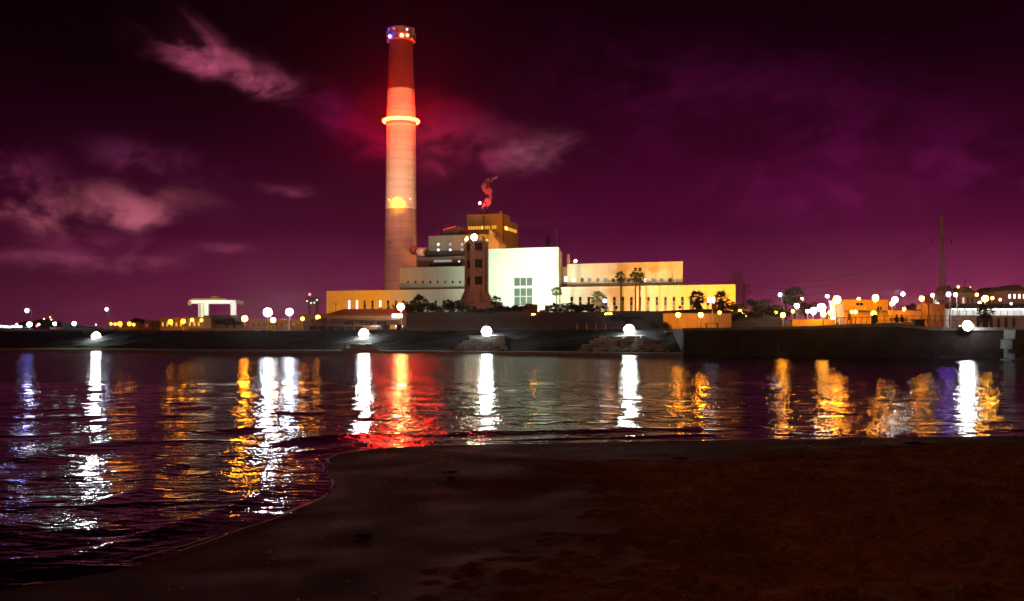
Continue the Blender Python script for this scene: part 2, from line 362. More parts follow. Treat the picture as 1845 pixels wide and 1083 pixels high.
# ------------------------------------------------------------------ water
wat = bpy.data.materials.new('river_water'); wat.use_nodes = True; N, L = wat.node_tree.nodes, wat.node_tree.links; b = N['Principled BSDF']
b.inputs['Base Color'].default_value = (.004, .005, .008, 1); b.inputs['Roughness'].default_value = .05; b.inputs['IOR'].default_value = 1.33; b.inputs['Specular IOR Level'].default_value = .5
t = N.new('ShaderNodeTexCoord')
h = None
for sx, sy, amp, det, ds in ((.22, .45, .10, 2, .2), (.8, 1.4, .105, 2, .5), (3.0, 4.6, .036, 3, .4)):
    mp = N.new('ShaderNodeMapping'); mp.inputs['Scale'].default_value = (sx, sy, 1); mp.inputs['Rotation'].default_value = (0, 0, .25); L.new(t.outputs['Object'], mp.inputs[0])
    n = N.new('ShaderNodeTexNoise'); n.inputs['Scale'].default_value = 1; n.inputs['Detail'].default_value = det; n.inputs['Distortion'].default_value = ds; L.new(mp.outputs[0], n.inputs['Vector'])
    k = N.new('ShaderNodeMath'); k.operation = 'MULTIPLY_ADD'; L.new(n.outputs['Fac'], k.inputs[0]); k.inputs[1].default_value = amp
    if h is not None: L.new(h, k.inputs[2])
    else: k.inputs[2].default_value = 0
    h = k.outputs[0]
calm = N.new('ShaderNodeAttribute'); calm.attribute_name = 'waves'
hm = N.new('ShaderNodeMath'); hm.operation = 'MULTIPLY'; L.new(h, hm.inputs[0]); L.new(calm.outputs['Fac'], hm.inputs[1])
bp = N.new('ShaderNodeBump'); bp.inputs['Distance'].default_value = 1.0; bp.inputs['Strength'].default_value = 1.0; L.new(hm.outputs[0], bp.inputs['Height']); L.new(bp.outputs[0], b.inputs['Normal'])
GX = axis(-22, 22, .14, [.5, 2, 5, 12, 30, 60, 120, 300, 700, 1380]); GY = np.concatenate([[-70, -30, 0, 5], np.arange(8, 44, .12), np.arange(44.5, 60, .8), np.arange(61, 180, 2.0), [185, 200]])
WX, WY = np.meshgrid(GX, GY); WD = shore(WX, WY)
WZ = .012*np.sin(WX*1.1+WY*.7) + .012*np.sin(WY*1.9-WX*.5+1) + .05*vnoise(WX, WY, .8, 21)
for d0, a, w in ((-1.1, .035, .22), (-3.3, .045, .4), (-7.5, .03, .6)):
    dd = WD + .9*vnoise(WX, WY, .25, 30)
    WZ += a*np.exp(-((dd-d0)/w)**2)*(.4+.9*(vnoise(WX, WY, .35, 31)+.5))*(WX < 6)
WZ *= np.clip(-WD/1.2, .12, 1)*(WY < 60)
wv = np.clip(.38+(-WD)/4.5, .38, 1)
o = link('river', grid_mesh('river', WX, WY, WZ, wat, {'waves': wv})); o['kind'] = 'structure'
# thin line of foam left where the water laps the sand
fm = MB(); P0 = [Vector((*p, 0)) for p in SH if -9.5 < p[0] < 16]
pts = []
for a, b_ in zip(P0[:-1], P0[1:]):
    k = max(2, int((b_-a).length/.18))
    for i in range(k): pts.append(a.lerp(b_, i/k))
def foam_row(off, wid, seed, gap):
    r = random.Random(seed); prev = None
    for i in range(len(pts)-1):
        a, c = pts[i], pts[i+1]; d = (c-a).normalized(); nn = Vector((-d.y, d.x, 0)); prof = off+.05*math.sin(i*.21+seed)+.03*math.sin(i*.57)
        w = wid*max(0, .55+.5*math.sin(i*.13+seed*2)+.35*math.sin(i*.41+seed)+r.uniform(-.25, .25))
        if w < wid*gap: prev = None; continue
        cur = []
        for q in (-1, 0, 1):
            p = a+nn*(prof+q*w); cur.append((p.x, p.y, max(.012, beach_z(p.x, p.y))+(.004 if q else .016)))
        if prev: fm.add(prev+cur, [(0, 1, 4, 3), (1, 2, 5, 4)])
        prev = cur
foam_row(.0, .030, 1, .35); foam_row(.16, .014, 2, .8)
o = fm.build('foam', mat('sea_foam', (.7, .7, .7), .5, .3, 14, .01, 30, spec=.4)); tag(o, 'thin broken line of foam along the curved edge of the sand spit', 'foam', kind='stuff')

# ------------------------------------------------------------------ power station frame: u along the front, d into depth
FA = Vector((-65.1, 345.0)); FB = Vector((68.1, 300.0)); FU = (FB-FA).normalized(); FV = Vector((-FU.y, FU.x)); RZ = math.atan2(FU.y, FU.x)
def fw(u, d, z=0): p = FA+FU*u+FV*d; return (p.x, p.y, z)
def fu(px, d=0):
    k = (px-CX)/FPX; bx, by = FA.x+d*FV.x, FA.y+d*FV.y
    return (k*by-bx)/(FU.x-k*FU.y)
def fz(px, py, d=0): return az(py, fw(fu(px, d), d)[1])
def block(name, label, u0, d0, zb): 
    return thing(name, label, 'building', fw(u0, d0, zb), RZ), (u0, d0, zb)
def facade(mb, u0, u1, d, z0, z1, holes, depth=.35):
    """front wall with real openings; holes = (u0,u1,z0,z1)"""
    us = sorted({u0, u1} | {h for q in holes for h in q[:2]}); zs = sorted({z0, z1} | {h for q in holes for h in q[2:]})
    for a, b in zip(us[:-1], us[1:]):
        for c, e in zip(zs[:-1], zs[1:]):
            mu, mz = (a+b)/2, (c+e)/2
            if any(q[0] < mu < q[1] and q[2] < mz < q[3] for q in holes): continue
            mb.add([(a, d, c), (b, d, c), (b, d, e), (a, d, e)], [(0, 1, 2, 3)])
    for a, b, c, e in holes:
        mb.add([(a, d, c), (b, d, c), (b, d, e), (a, d, e), (a, d+depth, c), (b, d+depth, c), (b, d+depth, e), (a, d+depth, e)], [(0, 4, 5, 1), (1, 5, 6, 2), (2, 6, 7, 3), (3, 7, 4, 0)])
def slab(u0, u1, d0, d1, z0, z1, ub=None):
    ub = u1 if ub is None else ub
    return MB().add([(u0, d0, z0), (u1, d0, z0), (ub, d1, z0), (u0, d1, z0), (u0, d0, z1), (u1, d0, z1), (ub, d1, z1), (u0, d1, z1)],
                    [(0, 3, 2, 1), (4, 5, 6, 7), (0, 1, 5, 4), (1, 2, 6, 5), (2, 3, 7, 6), (3, 0, 4, 7)])
def shell(mb, u0, u1, d0, d1, z0, z1, ub=None):
    """the other walls of a block and its roof, without the front; ub = right end of a back wall that is shorter than the front"""
    ub = u1 if ub is None else ub
    mb.add([(u0, d0, z0), (u1, d0, z0), (ub, d1, z0), (u0, d1, z0), (u0, d0, z1), (u1, d0, z1), (ub, d1, z1), (u0, d1, z1)], [(1, 2, 6, 5), (2, 3, 7, 6), (3, 0, 4, 7), (4, 5, 6, 7)])
WINM = {}
def window(parent, off, a, b, z0, z1, d, rows=1, cols=1, lit=None, panes=None, bar=.09, label=None):
    """frame with glazing bars, one pane object per light; lit = emission material for lit panes"""
    w, h = b-a, z1-z0; key = (round(w, 2), round(h, 2), rows, cols, bar)
    if key not in WINM:
        m = MB()
        for i in range(cols+1): x = bar/2+(w-bar)*i/cols; m.box(x-bar/2, x+bar/2, .08, .2, 0, h)
        for j in range(rows+1):
            z = bar/2+(h-bar)*j/rows
            for i in range(cols): m.box(bar+(w-bar)*i/cols if i else bar, (w-bar)*(i+1)/cols, .085, .195, z-bar/2, z+bar/2)
        WINM[key] = (m.mesh('window_frame', FRAME), MB().add([(0, .15, 0), ((w-bar)/cols-bar, .15, 0), ((w-bar)/cols-bar, .15, (h-bar)/rows-bar), (0, .15, (h-bar)/rows-bar)], [(0, 1, 2, 3)]))
    fm_, pm = WINM[key]
    f = link('window', fm_, parent, (a-off[0], d-off[1], z0-off[2]))
    if label: f['label'] = label
    for i in range(cols):
        for j in range(rows):
            m = (panes(i, j) if panes else PANE) if not (lit and lit[1](i, j)) else lit[0]
            kk = key+(m.name,)
            if kk not in WINM: WINM[kk] = pm.mesh('pane', m)
            link('pane', WINM[kk], f, (bar+(w-bar)*i/cols, 0, bar+(h-bar)*j/rows))
    return f
WLIT = emit((.93, .96, 1.0), 2.2); WLITB = emit((.62, .8, 1.0), .75); WLITO = emit((1.0, .42, .03), 1.15); WLITD = emit((.55, .75, .85), .32)
FDROP = 3.0

# long low front range, left of the hall
zl, zr = fz(588, 525), fz(840, 522)
ul0, ul1 = 0.0, fu(880)
ZT1 = fz(700, 523.6)
t, of = block('front_range', 'long low front range, orange at its left end and cream beside the tower', 0, 0, FDROP)
m = MB(); holes = []
for i, px in enumerate([629, 643, 657, 671, 685, 699, 713, 727, 741, 755, 770, 785, 799, 812, 826]):
    u = fu(px); holes.append((u-.47, u+.47, fz(px, 566), fz(px, 541)))
facade(m, 0, ul1, 0, FDROP, ZT1, holes); shell(m, 0, ul1, 0, 11, FDROP, ZT1)
m.build('wall', CREAM, t, of)
MB().box(-.12, ul1, -.12, 11.1, ZT1, ZT1+.18).build('roof_edge', CREAM, t, of)
for i, h in enumerate(holes):
    lit = (WLIT, (lambda i_, j: True) if i in (0, 1) else (lambda i_, j: j >= 2)) if i in (0, 1, 4) else None
    window(t, of, *h, 0, rows=4, lit=lit, panes=lambda a, j, i=i: PANE2 if (i*3+j) % 4 == 1 else PANE)
# front range right of the hall
ur0, ur1 = fu(1008), fu(1325)
ZT2 = fz(1165, 516)
t, of = block('front_range', 'long low front range behind the palms, cream beside the hall, yellow at right', ur0, 0, FDROP)
m = MB(); holes = []
for i in range(17):
    px = 1030+15.35*i; u = fu(px); holes.append((u-.5, u+.5, fz(px, 567), fz(px, 534.5)))
facade(m, ur0, ur1, 0, FDROP, ZT2, holes); shell(m, ur0, ur1, 0, 13, FDROP, ZT2, fu(1325.5, 13)); m.build('wall', CREAM, t, of)
slab(ur0, ur1+.12, -.12, 13.1, ZT2, ZT2+.18, fu(1325.5, 13)+.1).build('roof_edge', CREAM, t, of)
for i, h in enumerate(holes): window(t, of, *h, 0, rows=4, panes=lambda a, j, i=i: PANE2 if j in ((2, 1), (1,), (0, 1))[i % 3] else PANE)

# white hall
HD = -7.0
uh0, uh1 = fu(877, HD), fu(1006.5, HD); ZH = fz(940, 448.2, HD)
t, of = block('hall', 'tall white flat-roofed hall with one large gridded window, brightly floodlit', uh0, HD, FDROP)
m = MB(); wa, wb = fu(925, HD), fu(960, HD); w0, w1 = fz(942, 552, HD), fz(942, 499, HD)
facade(m, uh0, uh1, HD, FDROP, ZH, [(wa, wb, w0, w1)], .6); shell(m, uh0, uh1, HD, 22, FDROP, ZH, fu(1013, 22)); m.build('wall', WHITE, t, of)
slab(uh0-.1, uh1+.1, HD-.1, 22, ZH, ZH+.22, fu(1013, 22)+.1).build('roof_edge', WHITE, t, of)
DUSTY = mat('crazed_window_glass', (.10, .13, .15), .35, .6, 6, spec=.5)
hw = window(t, of, wa, wb, w0, w1, HD+.1, rows=3, cols=3, panes=lambda i, j: DUSTY, bar=.28)
MB().box(wa+.3-wa, wb-.3-wa, .06, .12, (w1-w0)*.615, (w1-w0)*.70).build('transom', WHITE, hw)
for px, y0 in ((987, 428),):
    u = fu(px, 8); MB().box(u-.55, u+.55, 7.5, 8.6, ZH, fz(px, y0, 8)).build('roof_stack', DARKM, t, of)
u = fu(1003, 5); MB().cyl((u, 5, ZH), (u, 5, fz(1003, 412, 5)), .1, .05, 6).build('antenna', GALV, t, of)
MB().box(uh0+.6, uh0+.8, HD-.2, HD-.02, FDROP+2, ZH-.3).build('rain_pipe', GREYR, t, of)
MB().box(uh1-.55, uh1-.4, HD-.16, HD-.02, FDROP+2, ZH-.3).build('rain_pipe', GREYR, t, of)

# upper range, right
UD = 12.5
ua, ub = fu(1022, UD), fu(1230, UD); ZU = fz(1125, 474.3, UD); ZU0 = ZT2-2
t, of = block('upper_range', 'cream upper storey set back behind the low front range right of the hall', ua, UD, ZU0)
m = MB(); holes = []; pxs = [1034, 1049, 1062, 1077, 1091, 1105, 1119, 1133, 1147, 1161, 1177, 1192, 1207]
for px in pxs: u = fu(px, UD); holes.append((u-.62, u+.62, fz(px, 508, UD), fz(px, 501, UD)))
top = []
for px in (1145, 1153):
    u = fu(px, UD); top.append((u-.55, u+.55, fz(px, 489, UD), fz(px, 482, UD)))
facade(m, ua, ub, UD, ZU0, ZU, holes+top); shell(m, ua, ub, UD, UD+12, ZU0, ZU, fu(1230.5, UD+12)); m.build('wall', CREAM, t, of)
slab(ua-.1, ub+.1, UD-.1, UD+12, ZU, ZU+.16, fu(1230.5, UD+12)+.1).build('roof_edge', CREAM, t, of)
for i, h in enumerate(holes):
    lit = (WLIT, lambda a, j: True) if i in (0, 9) else ((WLITD, lambda a, j: True) if i in (2, 3, 4, 10, 11) else None)
    window(t, of, *h, UD, lit=lit, rows=2)
for h in top: window(t, of, *h, UD, rows=2)
uc = fu(1012, UD+1.5)
m = MB(); u = fu(1020.5, UD+1.5); hh = (u-.85, u+.85, fz(1020, 508, UD+1.5), fz(1020, 498, UD+1.5)); facade(m, fu(1012.5, UD+1.5), ua-.05, UD+1.5, ZU0, ZU-.7, [hh]); shell(m, fu(1012.5, UD+1.5), ua-.05, UD+1.5, UD+12, ZU0, ZU-.7); m.build('link_wall', BROWN, t, of)
window(t, of, *hh, UD+1.5, lit=(WLIT, lambda a, j: True))
u = fu(1024, UD+3); MB().cyl((u, UD+3, ZU), (u, UD+3, fz(1024, 458, UD+3)), .6, .55, 12).build('roof_stack', BROWN, t, of)
for px, y in ((1213, 494), (1219, 500)):
    u = fu(px, 6); MB().cyl((u, 6, ZT2), (u, 6, fz(px, y, 6)), .09, .07, 6).build('vent_pipe', DARKM, t, of)

# middle range, left of the tower
MD = 8.5
ma, mb_ = fu(720, MD), fu(838, MD)+8; ZM = fz(780, 481.8, MD); ZM0 = ZT1-2
t, of = block('middle_range', 'grey green middle range with a row of small dark windows beside the chimney', ma, MD, ZM0)
m = MB(); holes = []
for i in range(9):
    px = 735+13.4*i; u = fu(px, MD); holes.append((u-.42, u+.42, fz(px, 511, MD), fz(px, 505.5, MD)))
facade(m, ma, mb_, MD, ZM0, ZM, holes); shell(m, ma, mb_, MD, MD+14, ZM0, ZM); m.build('wall', GREYR, t, of)
MB().box(ma-.1, mb_, MD-.1, MD+14, ZM, ZM+.15).build('roof_edge', GREYR, t, of)
for h in holes: window(t, of, *h, MD)
# boiler annex: two dim mauve storeys with lit windows
BD = 24.0
t, of = block('boiler_annex', 'dim mauve block with six small lit windows between chimney and tower', fu(753, BD), BD, ZM-2)
a0, a1 = fu(751, BD), fu(875, BD); z1 = fz(800, 463, BD)
m = MB(); hb = (fu(780, BD), fu(815, BD), fz(800, 473.5, BD), fz(800, 467, BD)); hs = (fu(825, BD), fu(829, BD), fz(827, 472.5, BD), fz(827, 469.5, BD))
facade(m, a0, a1, BD, ZM-2, z1, [hb, hs]); shell(m, a0, a1, BD, BD+6, ZM-2, z1); m.build('lower_wall', MAUVE, t, of)
window(t, of, *hb, BD, cols=1, lit=(emit((.7, .85, .75), .38), lambda a, j: True), bar=.3); window(t, of, *hs, BD, lit=(WLIT, lambda a, j: True))
m = MB().box(fu(780, BD)-.3, fu(832, BD), BD-3, BD-.05, fz(800, 482, BD), fz(800, 476, BD)); m.build('plant_housing', DARKM, t, of)
CD = 30.0
c0, c1 = fu(772, CD), fu(876, CD); zc0, zc1 = fz(800, 466, CD), fz(800, 425.5, CD)
MB().box(fu(767, CD), c1, CD-1.2, CD-.02, fz(800, 461.5, CD), fz(800, 453, CD)).build('dark_canopy', DARKM, t, of)
holes = []
for y in (440, 450):
    for px in (789.5, 811, 832.5):
        u = fu(px, CD); holes.append((u-.5, u+.5, fz(px, y+2.7, CD), fz(px, y-2.2, CD)))
m = MB(); facade(m, c0, c1, CD, zc0, zc1, holes); shell(m, c0, c1, CD, CD+14, zc0, zc1); m.build('upper_wall', MAUVE, t, of)
MB().box(c0-.15, c1+.15, CD-.15, CD+14, zc1, zc1+.25).build('roof_edge', MAUVE, t, of)
for i, h in enumerate(holes): window(t, of, *h, CD, rows=2, cols=2, lit=((WLIT, WLITB, WLITB, WLIT, WLIT, WLITB)[i], lambda a, j: True), bar=.07)
# arched dark roof vault on the annex with a red line on its edge
v0, v1 = fu(797, CD+4), fu(846, CD+4)
zv0, zv1 = zc1, fz(820, 408, CD+4)
prof = [(v0, zv0), (v1, zv0), (v1-1.5, zv0+1.5), (v1-4, zv1), (v0+(v1-v0)*.5, zv1-.2), (v0+.3, zv1-1.3)]
MB().prism([(a, b) for a, b in prof], CD+4, CD+12).build('roof_vault', mat('dark_roof_sheet', (.10, .06, .05), .6, .3, 1), t, of)
MB().cyl((v0+.3, CD+3.8, zv1-1.1), (v0+(v1-v0)*.5, CD+3.8, zv1), .16, .16, 6).build('red_edge_light', emit((1, .02, .02), 1.6), t, of)
for px, y in ((803, 402), (788.5, 412), (822, 405)):
    u = fu(px, CD+1); MB().cyl((u, CD+1, zc1), (u, CD+1, fz(px, y, CD+1)), .3, .22, 8).build('roof_stack', DARKM, t, of)
# stair block right of the annex
SD = 33.0
s0, s1 = fu(876, SD), fu(899, SD)
m = MB(); zs0, zs1, zs2 = fz(888, 452, SD), fz(880, 424, SD), fz(898, 438, SD)
m.prism([(s0, zs0), (s1, zs0), (s1, zs2), (s0+2.5, zs1), (s0, zs1)], SD, SD+8); m.build('stair_wing', MAUVE, t, of)
m = MB().prism([(s0+.9, zs1+.02), (s0+2.3, zs1+.02), (s0+2.2, zs1+1.2), (s0+1.0, zs1+2.6)], SD+1, SD+3); m.build('hoist_head', GREYR, t, of)

# brown boiler house
HB = 52.0
b0, b1 = fu(841, HB), fu(904.5, HB); zb0, zb1 = fz(870, 452, HB), fz(870, 387.5, HB)
t, of = block('boiler_house', 'tall brown boiler house with a band of glowing amber windows, highest block of the station', b0, HB, zb0)
BDp = 20.0; ha, hb_ = fz(870, 413.5, HB), fz(870, 407, HB)
nb = 11; holes = [(b0+.4+(b1-b0-2.6)*i/nb+.1, b0+.4+(b1-b0-2.6)*(i+1)/nb-.1, ha, hb_) for i in range(nb)]
m = MB(); facade(m, b0, b1, HB, zb0, zb1, holes)
zbk = zb1-2.6
sh = [(HB+1.2+(BDp-2.4)*i/6+.25, HB+1.2+(BDp-2.4)*(i+1)/6-.25) for i in range(6)]
# right side wall, seen at an angle, with its own openings
ys = sorted({HB, HB+BDp} | {q for p in sh for q in p})
def side_top(d): return zb1 if d < HB+9 else zb1-1.6
for a, b in zip(ys[:-1], ys[1:]):
    op = any(p[0] <= a and b <= p[1] for p in sh); tp = side_top((a+b)/2)
    for c, e in ((zb0, ha), (ha, hb_), (hb_, tp)):
        if op and c == ha: continue
        m.add([(b1, a, c), (b1, b, c), (b1, b, e), (b1, a, e)], [(0, 1, 2, 3)])
m.add([(b0, HB, zb0), (b0, HB+BDp, zb0), (b0, HB+BDp, zb1-1.6), (b0, HB, zb1), (b1, HB, zb1), (b1, HB+9, zb1), (b0, HB+9, zb1), (b1, HB+9, zb1-1.6), (b1, HB+BDp, zb1-1.6), (b0, HB+9, zb1-1.6)],
      [(0, 3, 2, 1), (3, 4, 5, 6), (5, 7, 9, 6), (7, 8, 2, 9)])
m.build('wall', BROWN, t, of)
for i, h in enumerate(holes): window(t, of, *h, HB, rows=1, cols=2, lit=(WLITO if i != 5 else emit((1, .5, .08), 2.0), lambda a, j: i != 8 or a == 0), bar=.06)
for i, (a, b) in enumerate(sh):
    MB().box(b1-.3, b1-.2, a, b, ha, hb_).build('side_window', WLITO if i != 1 else emit((1, .55, .12), 5.0), t, of)
MB().box(b0-.1, b1+.1, HB-.1, HB+9, zb1, zb1+.3).build('roof_edge', BROWN, t, of)
u = fu(873, HB-.2); MB().tube([(u-.3, HB-.25, zb1-.1), (u, HB-.3, zb1-6), (u+1, HB-.3, ha), (u+1.6, HB-.3, ha-5)], .16, 6).build('drain_pipe', DARKM, t, of)
MB().cyl((b1+.2, HB+1.5, zb0), (b1+.2, HB+1.5, zb1), .2, .2, 6).build('corner_pipe', DARKM, t, of)
MB().box(b1-1.0, b1-.3, HB+.3, HB+1, zb1+.3, zb1+1.2).build('vent_box', BROWN, t, of)
us = fu(875, HB+5); MB().lathe([(1.1, 0), (1.1, 2.2), (1.25, 2.3), (1.25, 2.6)], (us, HB+5, zb1+.3), 14).build('flue', DARKM, t, of)
for k in range(8):
    uu = b0+.5+(b1-b0-1)*k/7; MB().cyl((uu, HB+.4, zb1+.3), (uu, HB+.4, zb1+1.4), .06, .06, 5).build('rail_post', DARKM, t, of)
MB().cyl((b0+.5, HB+.4, zb1+1.35), (b1-.5, HB+.4, zb1+1.35), .05, .05, 5).build('handrail', DARKM, t, of)
# red beacon on the boiler house roof
RED = (1.0, .02, .03)
p = fw(fu(864.5, HB+3), HB+3); zr_ = az(366, p[1])
bt = thing('beacon_mast', 'short lattice mast with a red beacon on the brown boiler house roof', 'beacon', (p[0], p[1], zb1+.3))
m = MB()
for sx, sy in ((-.5, -.5), (.5, -.5), (.5, .5), (-.5, .5)): m.cyl((sx, sy, 0), (sx*.6, sy*.6, zr_-zb1-.9), .08, .06, 5)
for k in range(3):
    q = .5-.06*k; z = .6+k*1.2
    m.cyl((-q, -q, z), (q, -q, z+.9), .05, .05, 4); m.cyl((q, q, z), (-q, q, z+.9), .05, .05, 4)
m.build('mast', DARKM, bt); MB().ball((0, 0, zr_-zb1-.3), .42, 8, 6).build('beacon_lamp', emit(RED, 800), bt); MB().box(-.5, .5, -.5, .5, zr_-zb1-.95, zr_-zb1-.8).build('lamp_plate', DARKM, bt)
# steam from the flue, lit red by the beacon
pw = fw(us, HB+5); sp = MB(); path = []
for k, (px, py, w) in enumerate([(874, 386, 1.2), (873.5, 376, 1.7), (878, 366, 1.9), (883, 354, 1.7), (880, 345, 2.1), (874, 336, 2.2), (878, 327, 1.5), (890, 322, .9), (899, 318, .4)]):
    path.append((at(px, py, pw[1]), w))
sp.tube([q[0] for q in path], [q[1]*.8 for q in path], 12)
smm = bpy.data.materials.new('steam'); smm.use_nodes = True; N, L = smm.node_tree.nodes, smm.node_tree.links; N.clear()
pv = N.new('ShaderNodeVolumePrincipled'); pv.inputs['Color'].default_value = (.95, .9, .9, 1); pv.inputs['Anisotropy'].default_value = 0.0
tcn = N.new('ShaderNodeTexCoord'); nn = N.new('ShaderNodeTexNoise'); nn.inputs['Scale'].default_value = .6; nn.inputs['Detail'].default_value = 3; L.new(tcn.outputs['Object'], nn.inputs['Vector'])
mr = N.new('ShaderNodeMapRange'); mr.inputs[1].default_value = .46; mr.inputs[2].default_value = .7; mr.inputs[3].default_value = 0.0; mr.inputs[4].default_value = 1.5; L.new(nn.outputs['Fac'], mr.inputs[0]); L.new(mr.outputs[0], pv.inputs['Density'])
oo = N.new('ShaderNodeOutputMaterial'); L.new(pv.outputs[0], oo.inputs['Volume'])
o = sp.build('steam_plume', smm, None, path[0][0], loc=path[0][0]); tag(o, 'wisp of red lit steam curling up from the brown boiler house', 'steam', kind='stuff')

# ------------------------------------------------------------------ chimney
CY_ = 452.0; cxp = 722.6; cX = ax(cxp, CY_); cz0 = 4.0
ch = thing('chimney', 'very tall tapering chimney stack with a glowing red ring gallery and painted bands', 'chimney', (cX, CY_, cz0))
def cr(z):  # radius at world height
    return float(np.interp(z, [0, az(480, CY_), az(378, CY_), az(215, CY_), az(70, CY_)], [8.6, 7.85, 7.15, 6.55, 5.5]))
def shaft(y0, y1, name, m_, lab=None):
    z0, z1 = az(y0, CY_) if y0 else cz0, az(y1, CY_); pr = [(cr(z0+(z1-z0)*k/6), z0+(z1-z0)*k/6-cz0) for k in range(7)]
    o = MB().lathe(pr, (0, 0, 0), 64, False).build(name, m_, ch, smooth=True)
    if lab: o['label'] = lab
    return o
def liftlines(m):
    """faint level pour joints and soot on the stack"""
    N, L = m.node_tree.nodes, m.node_tree.links; b = N['Principled BSDF']; src = b.inputs['Base Color'].links[0].from_socket; t = [n for n in N if n.type == 'TEX_COORD'][0]
    mp = N.new('ShaderNodeMapping'); mp.inputs['Scale'].default_value = (.04, .04, .75); L.new(t.outputs['Object'], mp.inputs[0])
    n = N.new('ShaderNodeTexNoise'); n.inputs['Scale'].default_value = 1; n.inputs['Detail'].default_value = 4; n.inputs['Roughness'].default_value = .7; L.new(mp.outputs[0], n.inputs['Vector'])
    r = N.new('ShaderNodeMapRange'); r.inputs[1].default_value = .35; r.inputs[2].default_value = .65; r.inputs[3].default_value = .82; r.inputs[4].default_value = 1.06; L.new(n.outputs['Fac'], r.inputs[0])
    v = N.new('ShaderNodeVectorMath'); v.operation = 'SCALE'; L.new(src, v.inputs[0]); L.new(r.outputs[0], v.inputs['Scale']); L.new(v.outputs[0], b.inputs['Base Color'])
CHW = wallmat('chimney_white_band', (.72, .70, .68), .2); CHG = wallmat('chimney_grey_shaft', (.33, .23, .22), .35); CHR = wallmat('chimney_red_band', (.30, .045, .06), .2)
[liftlines(q) for q in (CHW, CHG, CHR)]
shaft(None, 378, 'shaft', CHG, 'greyish mauve lower shaft'); shaft(377.98, 163, 'painted_band', CHW, 'white painted band'); shaft(162.98, 76, 'painted_band', CHR, 'dark red painted band below the head')
zt = az(76, CY_)-cz0; rt = cr(zt+cz0)
MB().lathe([(rt+.05, zt-.2), (rt+1.1, zt+.2), (rt+1.1, zt+.6), (rt+.1, zt+.6), (rt+.1, zt+5.2), (rt+.5, zt+5.4), (rt+.5, zt+5.9), (rt-1.2, zt+5.9), (rt-1.2, zt+3)], (0, 0, 0), 48, False).build('head', CHG, ch, smooth=False)
m = MB()
for k in range(28):
    a = 2*PI*k/28; q = rt+1.05; m.cyl((q*math.cos(a), q*math.sin(a), zt+.6), (q*math.cos(a), q*math.sin(a), zt+1.9), .05, .05, 4)
m.torus((0, 0, zt+1.85), rt+1.05, .06, 48, 4); m.build('railing', GALV, ch)
for k in range(9):
    a = 2*PI*k/9+.3; q = rt+.9; MB().box(q*math.cos(a)-.5, q*math.cos(a)+.5, q*math.sin(a)-.25, q*math.sin(a)+.25, zt+2.4, zt+4.6+(k % 3)*.6).build('antenna_panel', GALV, ch)
for k in range(5):
    a = 2*PI*k/5+.9; q = rt-.2; MB().cyl((q*math.cos(a), q*math.sin(a), zt+5.9), (q*math.cos(a), q*math.sin(a), zt+8.2+(k % 2)*1.2), .12, .07, 6).build('lightning_rod', DARKM, ch)
def hlamp(px, py, col, Lm, r, lab):
    X_ = ax(px, CY_)-cX; yy = -math.sqrt(max(.1, (rt+1.4)**2-X_**2)); o = MB().ball((X_, yy, az(py, CY_+yy)-cz0), r, 10, 6).build('warning_lamp', emit(col, Lm), ch); o['label'] = lab
hlamp(705, 65.5, (.06, .05, 1), 26, .85, 'blue lamp on the left of the chimney head'); hlamp(727, 63.5, (1, .12, .05), 16, .95, 'orange red lamp at the centre of the chimney head')
hlamp(736.5, 63.5, (1, .10, .05), 12, .8, 'orange red lamp right of centre on the chimney head'); hlamp(713, 51.5, (1, .02, .02), 6, .5, 'small red lamp on top of the chimney head')
hlamp(736, 53, (.9, .6, .8), 2.5, .55, 'small white lamp on top of the chimney head'); hlamp(703, 52.5, (.3, .05, .9), 1.5, .45, 'small violet lamp on top of the chimney head')
hlamp(744, 70, (1, .25, .02), 1.5, .4, 'small orange lamp at the right edge of the chimney head')
# caged ladder up the right flank and thin service rings
m = MB(); ca, sa = math.cos(-.55), math.sin(-.55)
for k in range(60):
    z = 22+k*1.95; q = cr(z+cz0)+.25
    if abs(z-(az(213.5, CY_-6)-cz0)) < 3 or z > zt-2: continue
    m.box(q*ca-.3, q*ca+.3, q*sa-.05, q*sa+.05, z, z+.1); m.cyl((q*ca-.3, q*sa, z), (q*ca-.3, q*sa, z+1.95), .05, .05, 4); m.cyl((q*ca+.3, q*sa, z), (q*ca+.3, q*sa, z+1.95), .05, .05, 4)
m.build('ladder', GALV, ch)
# glowing ring gallery
zg = az(213.5, CY_-6)-cz0; rg = cr(zg+cz0)
MB().lathe([(rg, zg-1.9), (rg+.5, zg-1.0), (rg+.6, zg-.6), (rg, zg-.6)], (0, 0, 0), 56, False).build('gallery_floor', CONC, ch)
MB().lathe([(rg, zg+.95), (rg+.45, zg+.9), (rg+.45, zg+.7), (rg, zg+.7)], (0, 0, 0), 56, False).build('gallery_cover', CONC, ch)
MB().torus((0, 0, zg), rg+1.25, .74, 64, 8).build('ring_light', emit((1.0, .007, .0014), 430), ch, smooth=True)['label'] = 'glowing red ring light round the shaft'
